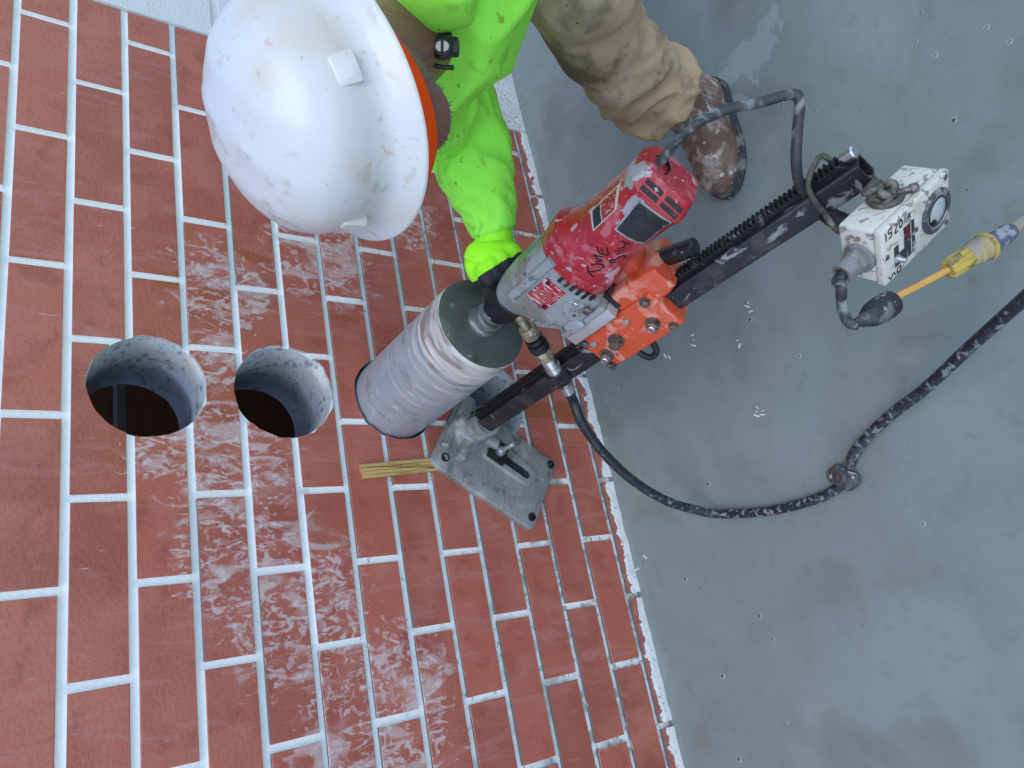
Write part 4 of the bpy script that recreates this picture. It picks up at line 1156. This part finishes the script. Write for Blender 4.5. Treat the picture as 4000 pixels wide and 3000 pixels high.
rings += [hat_ring(.1225, .1112, .010), hat_ring(.1245, .113, .004), hat_ring(.128, .116, .000), hat_ring(.136, .123, -.004, 1), hat_ring(.144, .130, -.008, 1), hat_ring(.1452, .1312, -.0095, 1), hat_ring(.1452, .1312, -.0115, 1), hat_ring(.143, .129, -.0110, 1), hat_ring(.127, .115, -.003), hat_ring(.119, .106, .006), hat_ring(.114, .10, .03)]
hv, hf = loft(rings, False)
hf.append(tuple(range(SEG - 1, -1, -1)))
HE = obj('hard_hat', mesh('hard_hat', hv, hf), 'hat', person)
HE.matrix_parent_inverse = WM['person'].inverted() @ HM
for p in HE.data.polygons:
    p.use_smooth = True
HE.data.set_sharp_from_angle(angle=R(50))
HE.data.materials[0] = MAT['hat']
WM[HE.name] = HM.copy()
tag(HE, 'stained white full brim hard hat')
def hat_bump(ang, w_, h_, d_, tilt):
    t = R(ang)
    p = Vector((.121 * math.cos(t) + .004, .110 * math.sin(t), .032))
    M = frame(p, Vector((math.cos(t), math.sin(t), .35)), Vector((-math.sin(t), math.cos(t), 0)))
    return xf(loft([rrect(-w_, w_, -h_, h_, .003, -.012), rrect(-w_ * .95, w_ * .95, -h_ * .95, h_ * .95, .003, d_ * .6), rrect(-w_ * .75, w_ * .75, -h_ * .85, h_ * .75, .003, d_)]), M)
for ang, w_, h_, d_ in ((52, .014, .012, .0045), (-26, .007, .014, .006), (-98, .015, .013, .005)):
    obj('accessory_slot', mesh('slot', *hat_bump(ang, w_, h_, d_, 0)), 'hat', HE, True, 35)
# orange ribbed knit band under the hat
br = []
for z, g in ((.010, .008), (-.015, .016), (-.036, .021), (-.053, .020), (-.059, .014), (-.053, .0)):
    br.append([HM @ Vector((-.002 + (.0985 + g) * math.cos(2 * math.pi * j / 180), (.0810 + g) * math.sin(2 * math.pi * j / 180) * (1 + .006 * (j % 2)), z + (.022 * (1 - math.cos(2 * math.pi * j / 180)) if z < 0 else 0))) for j in range(180)])
obj('knit_headband', mesh('knit_headband', *loft(br, False)), 'orange_knit', person, False, 60)

# shirt
def sleeve(path, r, rv=None):
    return tube(spline(path, 8), r, 24, True, None, rv)
torso = tube(spline([(1.02, -.735, .86), (.90, -.755, .885), (.78, -.785, .905), (.67, -.815, .925), (.58, -.835, .940), (.515, -.845, .965), (.460, -.855, .995)], 5), [.17, .175, .18, .19, .195, .165, .098], 40, True, (0, 0, 1), [.140, .145, .150, .155, .145, .120, .090])
rsl = sleeve([S['chest'] * .45 + S['rsh'] * .55, S['rsh'], S['rsh'] * .5 + S['relb'] * .5 + Vector((.01, .01, -.01)), S['relb'], S['relb'] * .5 + S['rwr'] * .5, S['rwr'] * .85 + S['relb'] * .15, S['rwr'] * 1.03 - S['relb'] * .03], [.085, .090, .084, .079, .067, .051, .040])
lsl = sleeve([S['chest'] * .5 + S['lsh'] * .5, S['lsh'], S['lsh'] * .5 + S['lelb'] * .5, S['lelb'], S['lwr']], [.085, .085, .075, .062, .042])
shirt = union([torso, rsl, lsl, ell((.478, -.938, 1.004), (.075, .062, .055)), tube([(.478, -.938, 1.0), (.60, -.93, .96)], [.06, .11], 24)], .0062, 8)
axis_r = (S['rwr'] - S['relb']).normalized()
def shirt_fold(p, n):
    d = .0
    t = (p - S['relb']).dot(axis_r)
    perp = (p - S['relb'] - axis_r * t)
    if perp.length < .12 and -.08 < t < .26 and p.z < .84:
        w_ = min(1, max(0, (t + .08) / .05)) * min(1, max(0, (.215 - t) / .03))
        u = perp.normalized() if perp.length > 1e-5 else perp
        n1 = noise.noise(Vector((t * 19 + 1.2 * u.z, u.y * .9 + 3, u.z * .9)))
        n2 = noise.noise(Vector((t * 34 - 1.6 * u.x, u.y * 1.4, u.z * 1.4 + 7)))
        d += w_ * (.010 * ((1 - abs(n1) * 2) ** 2 - .45) + .0045 * n2 + .004 * nz(p, 11))
        if t > .19:
            d += .0008 * math.sin(t * 500)
    else:
        q = p.x * 14 + p.z * 20 + p.y * 9
        n3 = noise.noise(Vector((p.x * 5 + p.z * 9, p.y * 7 - p.x * 3, p.z * 4)))
        d += .006 * nz(p, 7) + .012 * ((1 - abs(n3) * 1.9) ** 2 - .4)
    return d
displace(shirt, shirt_fold)
relax(shirt, 2)
so_ = obj('shirt', shirt, 'hivis', person)
tag(so_, 'lime green long sleeved shirt with dirt smears')
colr = [tube([S['neckb'] + Vector((.018, 0, -.012)) + (Vector((0, 1, 0)) * math.cos(t) * .086 + Vector((.35, 0, .93)).normalized() * math.sin(t) * .078) for t in [2 * math.pi * i / 40 for i in range(41)]], .0105, 10, False)]
obj('collar', mesh('collar', *join(colr)), 'hivis', so_, False, 60)
# black strap clip lying at the collar
cp = CAM + .835 * (FW + RT * ((1725 - 2000) / 2883.3) + DN * ((195 - 1500) / 2883.3))
CM = frame(cp, -FW, RT)
clip = obj('strap_clip', mesh('clip', *join([xf(box(-.028, .020, -.006, .014, -.010, .006, .004), CM), xf(box(-.034, .012, .014, .020, -.012, .002, .002), CM), xf(tube(spline([(-.02, -.008, 0), (-.006, -.019, .002), (.014, -.021, .002)], 5), .0028, 8), CM), xf(lathe([(.0115, 0), (.0115, .008), (.0095, .010)], 24, Matrix.Translation((.002, -.002, .003))), CM)])), 'black_gear', person, False, 35)
tag(clip, 'black strap clip with a cream window at the collar')
obj('clip_window', mesh('cw', *join([xf(loft([[Vector((.002 + .0075 * math.cos(t) * (1 if True else 0), -.002 + .0062 * math.sin(t), h)) for t in [2 * math.pi * i / 20 for i in range(20)]] for h in (.0125, .0138)]), CM)])), 'cream', clip, False, 35)
obj('clip_bar', mesh('cbar', *xf(box(.0005, .0035, -.009, .005, .0136, .0148), CM)), 'black_gear', clip)
# trousers
lk = S['lknee']
lleg = tube(spline([S['pelvis'] * .5 + S['lhip'] * .5, S['lhip'], (.93, -.850, .74), (.785, -.840, .628), (.776, -.807, .579), (.762, -.752, .485), (.776, -.708, .360), (.782, -.692, .292), (.785, -.688, .272)], 6), [.15, .130, .115, .100, .092, .087, .088, .092, .093], 32)
rleg = tube(spline([S['pelvis'] * .5 + S['rhip'] * .5, S['rhip'], S['rhip'] * .5 + S['rknee'] * .5, S['rknee'], S['rknee'] * .5 + S['rank'] * .5, S['rank'] + Vector((0, 0, .05))], 6), [.15, .13, .115, .10, .09, .08], 28)
tr = union([lleg, rleg], .0055, 3)
lax = (S['lank'] - lk).normalized()
def trou_fold(p, n):
    t = (p - lk).dot(lax)
    pp = p - lk - lax * t
    ang = math.atan2(pp.dot(lax.cross(Vector((0, 1, 0))).normalized()), pp.dot(Vector((0, 1, 0))))
    d = .008 * nz(p, 7) + .004 * nz(p, 18)
    if pp.length < .17 and t > -.12:
        wv = min(1, max(0, (t + .12) / .12))
        c_, s_ = math.cos(ang), math.sin(ang)
        wl_ = min(1, max(0, (t - .08) / .18))
        n1 = noise.noise(Vector((t * 8 + 1.1 * math.sin(ang + .8), c_ * .9 + 5, s_ * .9)))
        n2 = noise.noise(Vector((t * 17 - 1.6 * math.sin(ang - .6), c_ * 1.2, s_ * 1.2 + 2)))
        d += wv * .012 * ((1 - abs(n1) * 1.8) ** 2 - .4) + wl_ * .013 * ((1 - abs(n2) * 1.9) ** 2 - .4)
    return d
displace(tr, trou_fold)
relax(tr, 3)
tag(obj('trousers', tr, 'trouser', person), 'muddy khaki work trousers bunched above the boot')

# boots
def boot(origin, ang, tilt=0.0):
    """local X towards the toe, sole on z=0"""
    M = Matrix.Translation(origin) @ Matrix.Rotation(ang, 4, 'Z')
    def outline(s_, z, w_=1.0, x0=-.150, x1=.148):
        out = []
        for j in range(40):
            t = 2 * math.pi * j / 40
            c, q = math.cos(t), math.sin(t)
            x = (x0 + x1) / 2 + (x1 - x0) / 2 * s_ * math.copysign(abs(c) ** .75, c)
            u = (x - x0) / (x1 - x0)
            hw = (.043 + .014 * math.sin(min(1, max(0, (u - .25) / .75)) * math.pi * .80) - .006 * math.exp(-((u - .38) / .14) ** 2)) * w_
            out.append(Vector((x, hw * math.copysign(abs(q) ** .85, q), z)))
        return out
    sole_r = [outline(.97, .0005, .96), outline(1.0, .004), outline(1.01, .010, 1.02), outline(.99, .012, .97), outline(1.0, .018, 1.0), outline(.99, .020, .96), outline(1.01, .024, 1.03), outline(1.0, .032, 1.02), outline(.97, .0335, .97)]
    upper = [outline(.975, .030, .96), outline(.985, .045, .99), outline(.98, .062, .97, -.150, .143), outline(.96, .074, .92, -.150, .130)]
    for z, x1, wf in ((.084, .105, .88), (.098, .070, .86), (.112, .042, .86), (.130, .022, .88), (.155, .010, .92), (.19, .004, .97), (.225, .002, 1.02), (.27, .0, 1.05), (.31, -.002, 1.05)):
        upper.append(outline(.98, z, wf, -.150 + (z - .05) * .08, x1))
    sv_, sf_ = loft(sole_r)
    up = union([loft(upper)], .0042, 7)
    toe = Vector((.095, 0, .05))
    displace(up, lambda p, n: .0022 * nz(p, 30) + (.0022 * math.sin(p.x * 150 + 2 * nz(p, 20)) if .0 < p.x < .075 and p.z > .05 else 0) + (.0025 * math.sin(p.z * 90 + p.x * 30) if p.z > .10 else 0))
    up.transform(M)
    b_ = obj('boot', up, 'boot', person)
    tag(b_, 'scuffed brown work boot caked with white dust')
    so2 = obj('sole', mesh('sole', *xf((sv_, sf_), M)), 'sole', b_, False, 30)
    return b_
ang = math.atan2(.062, -.27)
boot(Vector((.783, -.640, 0)), ang)
boot(Vector((1.50, -.66, 0)), math.pi)

# gripping glove
def chain(pts, r):
    return tube(spline(pts, 5), r, 14)
Wr = S['rwr']
kn_ = [hp(1042, 590, .024), hp(1063, 578, .030), hp(1086, 561, .028), hp(1107, 543, .020)]
mid = [hp(1062, 612, .010), hp(1084, 600, .014), hp(1106, 584, .012), hp(1126, 564, .006)]
tip1 = [hp(1074, 612, -.022), hp(1094, 600, -.022), hp(1115, 584, -.022), hp(1132, 566, -.020)]
tip2 = [hp(1062, 598, -.036), hp(1083, 586, -.038), hp(1103, 571, -.037), hp(1121, 556, -.034)]
palm = [tube([Wr + Vector((.012, .004, .004)), Wr, hp(1066, 535, .012), hp(1070, 556, .016), hp(1072, 572, .012)], [.029, .031, .042, .047, .044], 20, True, -FW, [.026, .026, .022, .021, .018])]
for q in range(4):
    palm.append(chain([hp(1066 + q * 3, 545, .010), kn_[q]], [.014, .0145, .014]))
palm.append(chain([hp(1052, 530, .012), hp(1030, 548, .014), hp(1021, 566, .010)], [.016, .020, .017]))
hand = union(palm + [chain([hp(1024, 555, .012), hp(1020, 580, .004), hp(1034, 604, -.008), hp(1046, 606, -.018)], [.0165, .0135, .012, .010])] + [chain([kn_[q] * .7 + hp(1068, 548, .012) * .3, kn_[q], mid[q], tip1[q], tip2[q]], [.013, .0135, .0118, .0108, .009]) for q in range(4)], .0024, 3)
def finger_groove(p, n):
    return .0006 * nz(p, 60)
displace(hand, finger_groove)
hand.materials.append(MAT['glove'])
hand.materials.append(MAT['nitrile'])
for p in hand.polygons:
    rel = p.center - HAND0
    u = rel.dot(RT) / SPX + 1055
    v_ = rel.dot(DN) / SPX + 560
    t = -rel.dot(FW)
    # coating covers palm side and fingers beyond the knuckle line
    kl = (u - 1042) * .447 + (v_ - 590) * .894 + (u - 1075) * .10
    blk = kl > 4 + 3 * nz(p.center, 90) or t < -.004 + .004 * nz(p.center, 60)
    p.material_index = 1 if blk else 0
gv_ = obj('glove', hand, None, person)
tag(gv_, 'lime knit glove with black coated fingers gripping the handle')
cuff = tube(spline([Wr * .97 + S['relb'] * .03, hp(1068, 527, .012)], 3), [.034, .0355], 28, False)
obj('glove_cuff', mesh('cuff', *cuff), 'glove', gv_, False, 60)

# ------------------------------------------------------------------ splashes and crumbs on the wet floor
MAT['foam'] = mat('pale_splash_rim', (0.31, 0.35, 0.35), 0.12)
MAT['pit'] = mat('dark_splash_pit', (0.07, 0.085, 0.085), 0.3)
DROPS = [(1.191, -0.143), (1.288, -0.1), (0.946, -0.438), (0.974, -0.445), (1.112, -0.29), (1.089, -0.362), (1.103, -0.118), (0.992, -0.072), (0.966, -0.074), (0.917, -0.02), (0.994, -0.118), (0.793, -0.77), (0.759, -0.794), (0.692, -0.851), (0.626, -0.932), (0.72, -1.094), (0.676, -1.067), (0.627, -1.083), (0.047, -0.309), (-0.0, -0.347), (-0.175, -0.203), (-0.258, -0.341), (-0.538, -0.176), (-0.308, -0.356), (-0.16, -0.746), (0.072, -0.027), (-0.085, -0.04), (0.355, -0.55), (0.227, -0.63), (0.315, -0.439), (0.493, -1.064), (0.727, -0.794), (0.712, -0.835), (-0.144, -0.163), (-0.367, -0.194), (-0.471, -0.33), (-0.496, -0.031), (-0.53, -0.211), (0.362, -1.036), (0.61, -1.168), (0.561, -1.186), (0.353, -0.054), (0.364, -0.077), (0.342, -0.03), (0.331, -0.02), (0.372, -0.109)]
for i in range(26):
    DROPS.append((random.uniform(.27, .42), -random.uniform(.015, .15)))
for i in range(14):
    DROPS.append((random.uniform(-.55, 1.1), -random.uniform(.03, .5) ** 1.0))
rp, pp_ = [], []
for i, (x, y) in enumerate(DROPS):
    r = random.choice((.0018, .0024, .0030, .0038, .0052)) * random.uniform(.85, 1.15) if i < 46 else random.uniform(.0010, .0028)
    sg = 14
    M = Matrix.Translation((x, y, 0.0))
    rp.append(lathe([(r * 1.25, .0002), (r * 1.05, .0011), (r * .92, .0012), (r * .8, .0004)], sg, M, False))
    if random.random() < .55:
        pp_.append(lathe([(r * .70, .0004), (r * .5, .0008), (r * .1, .0009)], 10, M))
tag(obj('splash_rings', mesh('splash_rings', *join(rp)), 'foam', None, False, 60), 'small pale water drop rings on the wet floor', 'water drops', None, 'stuff')
tag(obj('splash_pits', mesh('splash_pits', *join(pp_)), 'pit', None, False, 60), 'small dark water drops dotting the wet floor', 'water drops', None, 'stuff')
FL = [(0.608, -0.389), (0.677, -0.321), (0.38, -0.559), (0.157, -0.487), (0.369, -0.308), (0.384, -0.384), (0.146, -0.502), (0.478, -0.397), (0.317, -0.509), (-0.085, -0.014), (-0.079, -0.042), (0.381, -0.296), (0.372, -0.395)]
cr_ = []
for (x, y) in FL:
    for q in range(random.randint(1, 3)):
        s_ = random.uniform(.0012, .0032)
        M = Matrix.Translation((x + random.uniform(-.012, .012), y + random.uniform(-.012, .012), .0018)) @ Matrix.Rotation(random.uniform(0, 6), 4, 'Z')
        cr_.append(xf(box(-s_ * 2.4, s_ * 2.4, -s_ * .6, s_ * .6, -.0012, .001 + s_ * .4, .0006, 1), M))
tag(obj('crumbs', mesh('crumbs', *join(cr_)), mat('white_paint_crumb', (0.7, 0.72, 0.73), 0.5), None, False, 40), 'white paint crumbs floating on the wet floor', 'crumbs', None, 'stuff')
